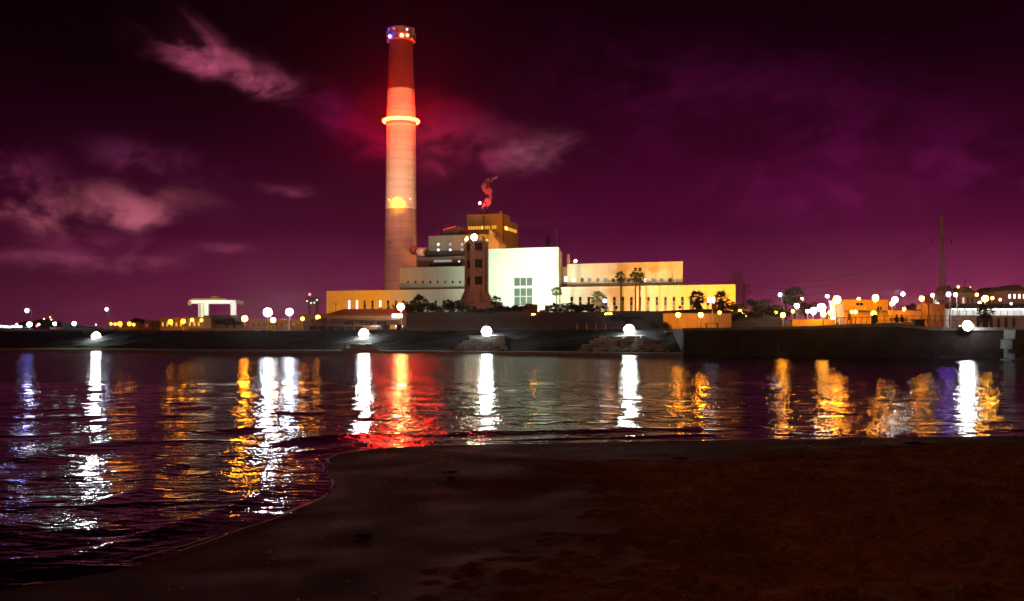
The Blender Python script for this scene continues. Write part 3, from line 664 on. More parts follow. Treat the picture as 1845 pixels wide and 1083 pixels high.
# amber floodlight patch and its lamp above the grey shaft
def on_shaft(px, py):
    z = az(py, CY_-7); r = cr(z); X_ = ax(px, CY_-7)-cX; return X_, -math.sqrt(max(.1, r*r-X_*X_)), z-cz0
x_, y_, z_ = on_shaft(716.5, 357)
MB().box(x_-.35, x_+.35, y_-1.1, y_-.1, z_-.3, z_+.3).build('lamp_bracket', DARKM, ch)
MB().ball((x_, y_-1.3, z_-.1), .42, 10, 6).build('amber_lamp', emit((1, .36, .012), 50), ch)
l = bpy.data.lights.new('beam', 'SPOT'); l.energy = 5200; l.color = (1, .5, .0); l.spot_size = math.radians(95); l.spot_blend = .25; l.shadow_soft_size = .2
lo = bpy.data.objects.new('beam', l); COL.objects.link(lo); lo.parent = ch; lo.location = (x_, y_-3.2, z_-1.2); lo.rotation_euler = (PI/2-.35, 0, 0)
MB().box(x_-.06, x_+.06, y_-3.1, y_-.1, z_-.1, z_+.0).build('lamp_arm', DARKM, ch)
for px, py in ((700, 359), (738.5, 357.5)):
    x_, y_, z_ = on_shaft(px, py); MB().ball((x_, y_-.35, z_), .38, 8, 5).build('warning_lamp', emit((1, .2, .12), 7), ch); MB().box(x_-.1, x_+.1, y_-.4, y_+.4, z_-.5, z_-.35).build('lamp_bracket', DARKM, ch)
for px, py in ((704, 437), (700, 437)):
    x_, y_, z_ = on_shaft(px, py); MB().box(x_-.25, x_+.25, y_-.12, y_+.4, z_-.7, z_+.7).build('service_hatch', DARKM, ch)
# duct from chimney to annex
d0 = Vector((ax(745, 446), 447, az(453, 447))); e0 = Vector((*fw(fu(775, CD+3), CD+3)[:2], 0)); e0.z = az(454, e0.y)
du = thing('flue_duct', 'round flue duct joining the chimney to the mauve annex', 'duct', d0)
dv = e0-d0; MB().cyl((0, 0, 0), dv, 1.7, 1.7, 16).build('pipe', MAUVE, du, smooth=True)
for q in (.2, .5, .8): MB().cyl(dv*q-dv.normalized()*.2, dv*q+dv.normalized()*.2, 1.86, 1.86, 16).build('flange', MAUVE, du)

# ------------------------------------------------------------------ small tower in front of the hall
TY = 285.0; TX = ax(859, TY); tz0 = az(547, TY)
tw = thing('lookout_tower', 'slender pinkish tower with dark square windows and flared curved foot', 'tower', (TX, TY, tz0), 0.0)
TC = wallmat('tower_render', (.52, .36, .32), .3)
k = TY/FPX
def tx(px): return (px-859)*k
def tzz(py): return az(py, TY)-tz0
foot = [(tx(838.5), 2.6), (tx(849), 0), (tx(872), 0), (tx(877), 2.2), (tx(877), 5.2), (tx(838.5), 5.6)]
ztop = tzz(433)
n = len(foot)
def poly_up(pts, z0, z1): return MB().add([(x, y, z0) for x, y in pts]+[(x, y, z1) for x, y in pts], [tuple(range(n-1, -1, -1)), tuple(range(n, 2*n))]+[(i, (i+1) % n, n+(i+1) % n, n+i) for i in range(n)])
poly_up(foot, -3, ztop).build('shaft', TC, tw)
for px, y in ((838.7, 2.6), (849.4, 0), (872, 0), (877, 2.2)):
    MB().box(tx(px)-.38, tx(px)+.38, y-.3, y+.5, -1, ztop+.5).build('pier', TC, tw)
for px, y in ((839.6, 2.4), (871, 0)):
    MB().add([(tx(px)-.55, y-.4, ztop+.5), (tx(px)+.55, y-.4, ztop+.5), (tx(px)+.55, y+.5, ztop+.5), (tx(px)-.55, y+.5, ztop+.5), (tx(px)+.35*(1 if px < 850 else -1), y, ztop+1.6)], [(0, 1, 4), (1, 2, 4), (2, 3, 4), (3, 0, 4)]).build('pier_cap', WHITE, tw)
def tilted_box(a, b, t0, t1, out0, out1, z0, z1):
    """box on the left chamfer face between corners a and b"""
    a, b = Vector(a), Vector(b); d = b-a; nrm = Vector((d.y, -d.x)).normalized(); q = [a+d*t0+nrm*out0, a+d*t1+nrm*out0, a+d*t1+nrm*out1, a+d*t0+nrm*out1]
    return MB().add([(p.x, p.y, z0) for p in q]+[(p.x, p.y, z1) for p in q], [(0, 1, 2, 3), (4, 5, 6, 7), (0, 1, 5, 4), (1, 2, 6, 5), (2, 3, 7, 6), (3, 0, 4, 7)])
for ya, yb in ((451.5, 437), (482.5, 467), (513, 498)):
    z0, z1 = tzz(ya), tzz(yb)
    MB().box(tx(855.5), tx(869), -.06, .2, z0, z1).build('window', DARKM, tw); MB().box(tx(856.2), tx(868.3), -.09, -.07, z0+.12, z1-.12).build('pane', PANE, tw)
    tilted_box(foot[0], foot[1], .33, .82, -.1, .06, z0-.2, z1-.2).build('window', PANE, tw)
MB().box(tx(874), tx(876.5), -.0, 1.2, 0, ztop-2).build('recess_shade', DARKM, tw)  # dark box stands in for the shade of the recess on this flank
# flared curved feet
def flare(cx_, cy_, ang, reach, hgt, th):
    pr = [(0, -1.0), (reach, -1.0), (reach, .2), (reach*.72, hgt*.28), (reach*.45, hgt*.62), (reach*.2, hgt*.92), (0, hgt)]
    m = MB().prism(pr, -th/2, th/2); M = Matrix.Translation((cx_, cy_, 0)) @ Matrix.Rotation(ang, 4, 'Z'); m.v = [tuple(M @ Vector(p)) for p in m.v]; return m
for cx_, cy_, ang, reach, hgt, th in ((tx(839), 3, PI, 2.3, 4.1, 2.4), (tx(849), .6, -PI*.62, 2.6, 4.3, 2.0), (tx(871), .5, -PI*.33, 2.4, 4.0, 2.0), (tx(877), 3, 0, 2.3, 3.6, 2.2)):
    flare(cx_, cy_, ang, reach, hgt, th).build('flared_foot', TC, tw)
# bright lamp on the tower head
tl = thing('floodlight', 'dazzling white floodlight on top of the slender tower', 'floodlight', (tx(854)+TX, TY+1.2, tz0+ztop))
MB().cyl((0, 0, 0), (0, 0, az(427, TY)-tz0-ztop-.5), .15, .12, 8).build('post', GALV, tl); hz = az(427, TY)-tz0-ztop
MB().ball((0, -.3, hz), .85, 12, 8).build('lens', emit((.86, 1.0, .62), 170), tl); MB().box(-.6, .6, .55, .9, hz-.6, hz+.7).build('housing', DARKM, tl)
# plinth wall of the tower and low brown walls by the hall
pl = thing('plinth_wall', 'pinkish retaining wall under the slender tower', 'wall', (ax(872, 276), 276, gz(ax(872, 276), 276)-1))
zz = pl.location.z
MB().box(ax(846, 276)-pl.location.x, ax(905.5, 276)-pl.location.x, 0, 6, 0, az(546, 276)-zz).build('wall', TC, pl); MB().box(ax(846, 276)-pl.location.x-.1, ax(905.5, 276)-pl.location.x+.12, -.12, 6, az(546, 276)-zz, az(546, 276)-zz+.2).build('coping', TC, pl)
rl = thing('stair_rail', 'thin sloping handrail beside the flared tower foot', 'handrail', (ax(880, 281), 281, az(546, 281)))
MB().tube([(0, 0, 2.6), (1.7, 0, 1.1), (1.75, 0, 0)], .05, 5).build('rail', DARKM, rl); MB().cyl((0, 0, -1), (0, 0, 2.6), .05, .05, 5).build('post', DARKM, rl)
WB = wallmat('brick_red_render', (.34, .17, .10), .3)
def lowwall(label, Yv, pieces, name='garden_wall'):
    x0 = ax((pieces[0][0]+pieces[0][1])/2, Yv); zg = gz(x0, Yv)-1.5; t = thing(name, label, 'wall', (x0, Yv, zg))
    for i, (a, b, y, nm) in enumerate(pieces):
        MB().box(ax(a, Yv)-x0, ax(b, Yv)-x0, -.2*i, 1.2+.15*i, 0, az(y, Yv)-zg).build(nm, WB, t)
    return t
lowwall('low reddish garden wall in front of the white hall', 262, [(905, 948, 553.5, 'wall'), (937, 948, 551, 'coping_block')])
t = lowwall('reddish stepped kiosk wall with rounded shoulder before the hall window', 258, [(938, 966, 556, 'wall'), (947, 957, 547, 'chimney_block')])
m = MB(); x0 = t.location.x; m.lathe([(.95, 0), (.95, az(549.5, 258)-t.location.z), (.7, az(549, 258)-t.location.z+.15)], (ax(962, 258)-x0, .3, 0), 18); m.build('rounded_shoulder', WB, t)
lowwall('square reddish gate pillar with short wall below the right corner of the hall', 258, [(982, 990.5, 550, 'pillar'), (972, 982, 558.5, 'wall')])

# ------------------------------------------------------------------ lamps
SOD = (1.0, .30, .010); SOD2 = (1.0, .36, .03); WHT = (.88, 1.0, .96); COOL = (.80, .88, 1.0); VIO = (.25, .10, 1.0)
LG = 'street lamps behind the far bank'
def lamp(px, py, Y, col, r, Lm, label, arm=0, group=LG, pole_px=None, polemat=None, name='street_lamp', lit_pole=False):
    X_, _, Z_ = at(px, py, Y); g0 = gz(X_, Y); h = max(Z_-g0, .8)
    t = thing(name, label, 'lamp', (X_, Y, Z_-h), 0, group)
    pm = polemat or GALV
    if arm:
        MB().tube([(arm, 0.1, 0), (arm, .1, h+.1), (arm*.55, .1, h+.42), (arm*.1, 0, h+r*.9)], [.11, .08, .06, .05], 6).build('pole', pm, t)
    else: MB().cyl((0, .05, 0), (0, .05, h-r*.9), .11, .07, 8).build('pole', pm, t)
    MB().ball((0, 0, h), r, 8, 6).build('lamp_head', emit(col, Lm), t, smooth=True)
    MB().lathe([(r*.35, h+r*.96), (r*.7, h+r*.88), (r*.1, h+r*1.3)], (0, 0, 0), 8, False).build('cap', DARKM, t)
    return t
def tower_light(px, py, Y, n, label, col=WHT, Lm=420, R=.62, tilt=.10, name='floodlight', base=None):
    """cluster of round floodlights on one post, facing across the water"""
    X_, _, Z_ = at(px, py, Y); g0 = gz(X_, Y) if base is None else base; h = max(Z_-g0, .6)
    t = thing(name, label, 'floodlight', (X_, Y, Z_-h), 0, 'white floodlights facing the water')
    MB().cyl((0, .5, 0), (0, .5, h+.4), .14, .1, 8).build('post', GALV, t)
    MB().box(-.95, .95, .36, .46, h-.08, h+.08).build('crossbar', GALV, t)
    for dx in ((0,) if n == 7 else (-.65*R, .65*R)):
        rr = R*1.15 if n == 7 else R*.7
        f = link('floodlight_bowl', DR(rr), t, (dx, .25, h), (-tilt, 0, 0)); link('lens', LENS(rr, col, Lm), f)
    return t
_dr = {}
def dome(r):
    m = MB(); n = 20
    for a, b in ((.999, .85), (.85, .6), (.6, .3), (.3, .01)):
        q = lambda f: -.02-.55*r*math.sqrt(max(0, 1-f*f))
        m.add([(r*f*math.cos(2*PI*i/n), q(f), r*f*math.sin(2*PI*i/n)) for f in (a, b) for i in range(n)], [(i, n+i, n+(i+1) % n, (i+1) % n) for i in range(n)])
    return m
def DR(r):
    k = ('d', round(r, 3))
    if k not in _dr:
        m = MB(); m.cyl((0, -.02, 0), (0, .12, 0), r*1.02, r*1.02, 20, False); m.cyl((0, .12, 0), (0, .34, 0), r*1.02, r*.35, 20); _dr[k] = m.mesh('floodlight_bowl', DARKM)
    return _dr[k]
def LENS(r, col, Lm):
    k = ('l', round(r, 3), col, Lm)
    if k not in _dr: _dr[k] = dome(r).mesh('lens', emit(col, Lm), smooth=True)
    return _dr[k]
# five big white ones at the water's edge
tower_light(172, 606, 172, 7, 'big white floodlight low on the bank at the far left of the water', Lm=150)
tower_light(655, 601, 156, 7, 'big white floodlight on the bank above the small concrete landing', Lm=200)
tower_light(876.5, 597, 150.5, 7, 'big white floodlight above the stone steps below the slender tower', Lm=200)
tower_light(1134, 594, 143.5, 7, 'big white floodlight above the wide stone steps right of centre', Lm=200)
tower_light(1745, 587, 115.5, 7, 'big white floodlight on the quay edge at far right beside the timber posts', Lm=150, R=.5, base=3.2)
# stadium-like white lights left of the restaurant
tower_light(482, 563, 225, 7, 'larger of two dazzling white mast lights between portico and restaurant', COOL, 230, R=.8)
tower_light(521, 562, 225, 7, 'second dazzling white mast light, nearer the restaurant', COOL, 200, R=.66)
for a in [
    (441, 574, 215, SOD, .62, 170, 'orange street lamp left of the dazzling mast lights and right of the portico'),
    (492, 577, 208, SOD2, .5, 130, 'orange lamp low under the larger dazzling mast light'),
    (545, 574.5, 215, SOD, .36, 60, 'small orange lamp between the second mast light and the ringed water tower'),
    (573, 572, 205, SOD, .42, 110, 'orange lamp just left of the red roofed restaurant'),
    (722, 553, 178, (1, .52, .14), .62, 190, 'tall orange white lamp at the right end of the restaurant'),
    (961, 569, 215, SOD, .5, 140, 'orange lamp among dark bushes in front of the white hall'),
    (1024, 565.5, 240, SOD, .3, 50, 'tiny orange lamp on the mound by the hall palm'),
    (1093, 567, 215, SOD2, .42, 26, 'left one of two close orange lamps under the thick palm'),
    (1099.5, 566.5, 215, SOD2, .42, 26, 'right one of two close orange lamps under the thick palm'),
    (1222, 567.5, 174, SOD, .38, 190, 'left one of two yellow lamps along the orange retaining wall'),
    (1262.5, 567.5, 174, SOD, .4, 190, 'right one of two yellow lamps along the orange retaining wall'),
    (1296.5, 563.5, 200, SOD, .34, 90, 'yellow lamp under the last palm before the end of the front range'),
    (1333, 560.5, 230, SOD, .36, 80, 'upper yellow lamp at the foot of the lattice masts'),
    (1337.5, 566.5, 215, SOD, .42, 110, 'middle yellow lamp at the foot of the lattice masts'),
    (1345.5, 572, 210, SOD2, .36, 80, 'lowest yellow lamp at the foot of the lattice masts'),
    (1398, 563.5, 230, SOD, .42, 80, 'yellow lamp below the white lamp post left of the twin palms'),
    (1410.5, 567.5, 128, SOD, .29, 190, 'bright yellow lamp in front of the twin palms'),
    (1428.5, 561, 230, SOD, .36, 90, 'orange lamp behind the twin palms trunks'),
    (1445, 538.5, 270, (1, .7, .35), .35, 25, 'small pale lamp right of the twin palm crowns'),
    (1455, 561, 225, SOD2, .42, 80, 'pale orange lamp left of the cluster of white glare'),
    (1465.5, 560, 215, (1, .75, .45), .7, 90, 'wide cream lamp beside the white glare'),
    (1483.5, 566, 128, SOD2, .32, 170, 'yellow lamp hanging low under the white glare'),
    (1494.5, 563, 205, SOD2, .3, 60, 'small yellow lamp between white glare and yellow building'),
    (1508, 540, 192, (1, .30, .015), .72, 240, 'largest orange lamp above the left corner of the yellow building'),
    (1547.5, 539.5, 220, (1, .65, .3), .36, 40, 'small cream lamp on the roof line of the yellow building'),
    (1577.5, 537, 192, (1, .31, .02), .62, 230, 'large orange lamp above the right corner of the yellow building'),
    (1535, 562, 186, SOD, .3, 120, 'left of a pair of small lamps in front of the yellow building'),
    (1541.5, 562, 186, SOD, .3, 120, 'right of a pair of small lamps in front of the yellow building'),
    (1574.5, 565, 170, SOD, .42, 190, 'yellow lamp in front of the yellow building by the railing'),
    (1501, 573, 160, SOD2, .3, 60, 'low cream lamp on the quay at the start of the railing'),
    (1607, 547, 181, SOD, .4, 110, 'cream lamp under the white mast light right of the yellow building'),
    (1629, 557, 181, SOD, .3, 90, 'small orange lamp on top of the long orange wall'),
    (1661, 538, 176, SOD, .42, 190, 'orange lamp with bracket left of the tall pylon'),
    (1775, 538, 180, (1, .38, .03), .55, 230, 'orange lamp glowing above the short palm on the right'),
    (200, 583.5, 260, SOD, .36, 10, 'leftmost of the orange lamps beside the hooked lamp post'),
    (207.5, 584, 250, SOD2, .36, 10, 'orange lamp just left of the left starry one by the hooked post'),
    (216, 583.5, 240, SOD, .56, 10, 'brightest orange lamp right of the hooked lamp post'),
    (233, 583.5, 240, SOD, .5, 10, 'second bright orange lamp, before the dark low tree'),
    (241, 585, 235, SOD2, .34, 10, 'small cream lamp right under the dark low tree'),
    (307, 580, 222, SOD, .55, 14, 'left lamp along the bright yellow shed'),
    (330, 579, 222, SOD, .55, 14, 'middle lamp along the bright yellow shed'),
    (346, 576.5, 222, SOD2, .42, 14, 'right lamp along the bright yellow shed'),
    (363, 577, 225, SOD2, .36, 14, 'lamp in front of the portico columns by the dark gabled shed')]:
    lamp(*a)
for a in [
    (1089.5, 542, 215, COOL, .36, 30, 'white lamp post beside the thick palm in front of the range', .55),
    (1362, 569, 230, (1, .97, .93), .85, 160, 'wide blinding white lamp left of the white car'),
    (1405.5, 531, 250, COOL, .42, 34, 'white lamp post left of the twin palms', .4),
    (1435.5, 551, 235, (1, .95, .9), .55, 110, 'white lamp between the twin palm trunks and the glare'),
    (1480, 554.5, 214, (1, .92, .8), .9, 180, 'blinding white light left of the yellow building, largest glare'),
    (1490.5, 533.5, 230, COOL, .38, 34, 'white lamp post rising behind the largest glare', .4),
    (1612.5, 540, 215, COOL, .62, 230, 'white starry mast light right of the yellow building'),
    (1627, 529.5, 235, (1, .95, .95), .42, 90, 'small white lamp highest right of the yellow building'),
    (1680, 532, 210, (1, .8, .8), .36, 26, 'white lamp post just left of the tall pylon foot', .3),
    (1709, 530.5, 165, VIO, .40, 60, 'violet topped lamp post in front of the tall pylon', .3),
    (1721.5, 531, 210, (1, .9, .9), .40, 34, 'white lamp post right of the violet lamp', .4),
    (48.5, 559.5, 265, (.22, .25, 1.0), .5, 60, 'tall bluish lamp post at the far left', 1.2),
    (53, 584.5, 255, (.85, .9, 1), .6, 50, 'bright white lamp low at the foot of the tall bluish lamp post'),
    (98.5, 583.5, 285, (.6, 1, .85), .5, 22, 'greenish white lamp right of the dark headland'),
    (133.5, 583, 285, (.7, 1, .88), .55, 25, 'greenish white lamp left of the lowest bank floodlight'),
    (192, 557.5, 250, (.55, .6, 1), .34, 40, 'hooked lamp post with small bluish head left of the orange lamps', .7)]:
    lamp(*a[:7], arm=a[7] if len(a) > 7 else 0)
# twin white heads and dark board on one post before the last palms
p = at(1281, 540, 178); t = thing('street_lamp', 'twin headed white lamp post with a square dark board below', 'lamp', (p[0], 178, gz(p[0], 178)), 0, LG)
h = p[2]-t.location.z
MB().cyl((.25, 0, 0), (.25, 0, h+.5), .12, .09, 8).build('pole', FRAME, t); MB().box(-.5, .55, -.1, .1, h+.4, h+.55).build('crossarm', FRAME, t)
for x in (-.35, .42): MB().box(x-.22, x+.22, -.2, .2, h-.45, h+.4).build('lamp_head', emit(COOL, 5.5), t)
MB().box(.1, .95, -.15, -.05, h-1.75, h-.75).build('board', mat('dark_board', (.09, .05, .04), .7), t)
# small lamp on upper range roof, red one, far-left town lights
t = thing('roof_lamp', 'orange lamp on the roof edge of the upper range beside the hall', 'lamp', fw(fu(1037, UD+.4), UD+.4, ZU+.16)); MB().cyl((0, 0, 0), (0, 0, .7), .07, .07, 6).build('pole', DARKM, t); MB().ball((0, 0, .95), .48, 8, 6).build('lamp_head', emit((1, .5, .15), 50), t)
lamp(66.5, 587, 280, (1, .05, .03), .32, 14, 'small red lamp beside the bluish lamp post', name='marker_lamp', group=None)
ORD = ['leftmost', 'second', 'third', 'fourth', 'fifth', 'sixth', 'seventh', 'eighth', 'ninth', 'tenth', 'eleventh', 'twelfth', 'rightmost']
for i, px in enumerate([1, 3.8, 7, 11, 14.5, 18, 21.5, 25, 28, 30.5, 32.5, 35, 38.5]):
    lamp(px, 588.5+random.uniform(-1.5, 1.2)-(3.2 if px == 30.5 else 0), 320+random.uniform(-8, 8), (.9, .88, 1), random.uniform(.18, .32), random.uniform(6, 30), ORD[i]+' of thirteen tiny white shore lights in the far left row'+(', slightly raised' if px == 30.5 else ''), group='tiny shore lights at far left', name='shore_light')
lamp(70, 584.5, 290, (.7, 1, .95), .28, 18, 'tiny white light right of the small red lamp', name='shore_light', group=None)
lamp(173, 585, 420, (.8, .7, 1), .3, 6, 'faint violet light between greenish lamp and hooked post', name='shore_light', group=None)

# ------------------------------------------------------------------ facade floodlights (fixtures stand behind the bushes on the mound)
def flood(px, Y, tgt, col, W, ang, blend, label, lift=1.2, base=None, rad=.4):
    X_ = ax(px, Y); g0 = gz(X_, Y) if base is None else base; src = Vector((X_, Y, g0+lift)); d = (Vector(tgt)-src).normalized()
    t = thing('ground_floodlight', label, 'floodlight', (X_, Y, g0), 0, 'facade floodlights')
    MB().cyl((0, 0, -.3), (0, 0, lift-.3), .1, .08, 6).build('stand', DARKM, t)
    q = d.to_track_quat('-Z', 'Y').to_euler()
    m = MB().cyl((0, 0, .5), (0, 0, -.05), .22, .42, 12, False); m.cyl((0, 0, .5), (0, 0, .52), .22, .1, 12); o = m.build('housing', DARKM, t, loc=(0, 0, lift)); o.rotation_euler = q
    l = bpy.data.lights.new('beam', 'SPOT'); l.energy = W; l.color = col; l.spot_size = math.radians(ang); l.spot_blend = blend; l.shadow_soft_size = rad
    lo = bpy.data.objects.new('beam', l); COL.objects.link(lo); lo.parent = t; lo.location = Vector((0, 0, lift))+d*.1; lo.rotation_euler = q
    return t
def ftgt(px, py, d=0): return fw(fu(px, d), d, fz(px, py, d))
GREENW = (.80, 1.0, .68); CREAML = (1.0, .80, .48); SODL = (1.0, .31, .006); PINKL = (1.0, .40, .24)
flood(948, 268, ftgt(930, 500, HD), GREENW, 100000, 46, .8, 'floodlight behind the bushes aimed at the left of the hall')
flood(985, 270, ftgt(965, 505, HD), GREENW, 90000, 48, .8, 'floodlight behind the bushes aimed at the right of the hall')
flood(1045, 248, ftgt(1070, 515), CREAML, 130000, 50, .9, 'floodlight on the mound aimed at the cream end of the right range')
flood(1110, 244, ftgt(1160, 500, 5), CREAML, 45000, 50, .9, 'floodlight on the mound aimed at the middle of the right range')
flood(1290, 262, ftgt(1285, 535), SODL, 190000, 95, .9, 'sodium floodlight before the yellow end of the right range')
flood(1225, 258, ftgt(1215, 535), (1, .40, .08), 42000, 80, .9, 'sodium floodlight before the right range under the lamps')
flood(600, 300, ftgt(600, 545), SODL, 62000, 100, .9, 'sodium floodlight before the orange end of the left range')
flood(760, 258, ftgt(790, 520), (.92, 1.0, .72), 50000, 30, .9, 'floodlight on the mound aimed at the left range and the tier above')
# ------------------------------------------------------------------ air
HZ = MB().box(-1650, 1650, -120, 2950, -3.0, 172)
hz_ = bpy.data.materials.new('night_haze'); hz_.use_nodes = True; N, L = hz_.node_tree.nodes, hz_.node_tree.links; N.clear()
pv = N.new('ShaderNodeVolumePrincipled'); pv.inputs['Color'].default_value = (.96, .90, .93, 1); pv.inputs['Density'].default_value = .00009; pv.inputs['Anisotropy'].default_value = .93
oo = N.new('ShaderNodeOutputMaterial'); L.new(pv.outputs[0], oo.inputs['Volume'])
o = HZ.build('haze', hz_); o['kind'] = 'stuff'; o['label'] = 'thin damp night air glowing round the lamps'

#@@REST@@
# ------------------------------------------------------------------ plants
def leafcloud(mb, c, rad, n, s, rng=random):
    for _ in range(n):
        while True:
            p = Vector((rng.uniform(-1, 1), rng.uniform(-1, 1), rng.uniform(-1, 1)))
            if .12 < p.length < 1: break
        q = Vector((c[0]+p.x*rad[0], c[1]+p.y*rad[1], c[2]+p.z*rad[2]))
        a = Vector((rng.gauss(0, 1), rng.gauss(0, 1), rng.gauss(0, .7))).normalized(); b = a.orthogonal().normalized(); b = (b*math.cos(rng.random()*6)+a.cross(b)*math.sin(rng.random()*6))
        k = s*rng.uniform(.6, 1.4)
        mb.add([q-a*k, q-b*k*.45, q+a*k, q+b*k*.45], [(0, 1, 2, 3)])
def bushmesh(seed):
    r = random.Random(seed); m = MB()
    for k in range(6):
        leafcloud(m, (r.uniform(-.6, .6), r.uniform(-.4, .4), r.uniform(.3, .75)), (r.uniform(.35, .6), .45, r.uniform(.25, .45)), 90, .11, r)
    return m.mesh('bush_foliage', LEAF)
BUSH = [bushmesh(i) for i in range(5)]
STEMS = MB(); [STEMS.tube([(0, 0, -.2), (random.uniform(-.2, .2), random.uniform(-.2, .2), .3), (random.uniform(-.5, .5), random.uniform(-.3, .3), .7)], [.05, .035, .015], 4) for _ in range(5)]
STEMS = STEMS.mesh('stems', BARK)
def bush(px, Y, w, h, label, group='dark bushes on the mound', zoff=0.0):
    X_ = ax(px, Y); t = thing('bush', label, 'bush', (X_, Y, gz(X_, Y)-.15+zoff), 0, group)
    s = (w/1.9, w/1.9, h/1.05); link('foliage', random.choice(BUSH), t, scale=s, rot=(0, 0, random.uniform(-.3, .3))); link('stems', STEMS, t, scale=s); return t
for i, (px, Y, w, h, lab) in enumerate([
    (757, 232, 9, 2.6, 'broad dark bush under the squat palm left of the tower'), (722, 222, 7, 2.2, 'dark bush behind the right end of the restaurant'),
    (790, 235, 6, 1.9, 'dark bush on the mound crest before the left range'), (816, 240, 5, 3.2, 'tall dark bush at the left foot of the slender tower'),
    (832, 236, 5, 2.8, 'rounded dark bush just left of the plinth wall'), (905, 238, 5, 2.4, 'dark bush at the right end of the plinth wall'),
    (921, 240, 4, 2.2, 'small dark bush below the left part of the hall'), (938, 230, 5, 1.6, 'low dark bush left of the starry orange lamp'),
    (1000, 236, 6, 1.2, 'low bush beside the gate pillar below the hall corner'), (1040, 228, 10, 2.0, 'long dark bush on the mound right of the hall palm'),
    (1066, 226, 8, 1.8, 'dark bush below the thick palm'), (1180, 162, 1.7, 1.9, 'small pointed shrub at the left end of the bright kerb'),
    (1201, 160, 2.0, 1.6, 'small round shrub at the left end of the bright kerb'), (872, 222, 8, 1.4, 'low bush on the slope below the plinth wall'),
    (1310, 190, 5, 1.8, 'dark bush right of the retaining wall end'), (1130, 200, 8, 1.3, 'low bush on the slope behind the wide steps light'), (1326, 215, 6, 2.4, 'dark bush below the left lattice mast'), (1350, 205, 6, 2.0, 'dark bush below the three yellow lamps by the masts'), (1372, 222, 6, 2.2, 'dark bush below the wide blinding white lamp'), (1402, 215, 6, 2.4, 'dark bush left of the bright quay lamp by the twin palms'), (1436, 220, 7, 2.2, 'dark bush under the twin palms'), (1462, 226, 6, 1.8, 'dark bush left of the largest glare')]):
    bush(px, Y, w, h, lab)
def tree(px, pytop, Y, w, label, group='round trees behind the quay lamps', pybase=None, leaf=None):
    X_ = ax(px, Y); g0 = gz(X_, Y); h = az(pytop, Y)-g0; t = thing('tree', label, 'tree', (X_, Y, g0), 0, group)
    r = random.Random(px); m = MB().tube([(0, 0, -.2), (.1, 0, h*.3), (0, .1, h*.6)], [.28, .2, .12], 7)
    for k in range(6):
        a = r.uniform(0, 6.28); m.tube([(.05, 0, h*r.uniform(.3, .5)), (math.cos(a)*w*.2, math.sin(a)*w*.2, h*.65), (math.cos(a)*w*.36, math.sin(a)*w*.36, h*.8)], [.1, .07, .03], 5)
    m.build('trunk', BARK, t)
    m = MB()
    for k in range(11):
        a = r.uniform(0, 6.28); q = r.uniform(.1, .34)*w
        leafcloud(m, (math.cos(a)*q, math.sin(a)*q, h*r.uniform(.5, .88)), (w*r.uniform(.14, .25), w*.2, h*r.uniform(.08, .15)), 110, .22, r)
    m.build('crown', leaf or LEAF, t); return t
for a in [(1360, 538, 255, 6.0, 'small bushy tree right of the lattice masts'), (1384, 538, 260, 7.5, 'wide dark tree between lattice masts and white lamp post'), (1400, 547, 245, 5.0, 'low tree under the white lamp post left of the twin palms'),
          (1452, 541, 270, 7.0, 'dim round tree right of the twin palms'), (1640, 545, 250, 5.0, 'dim tree between the white and orange lamps over the long wall'),
          (250, 572.5, 250, 5.5, 'dark wind bent low tree left of the yellow shed'), (408, 572, 205, 5.0, 'dark low tree in front of the gabled shed'), (422, 572, 212, 4.2, 'dark bushy tree right of the gabled shed')]:
    tree(*a)
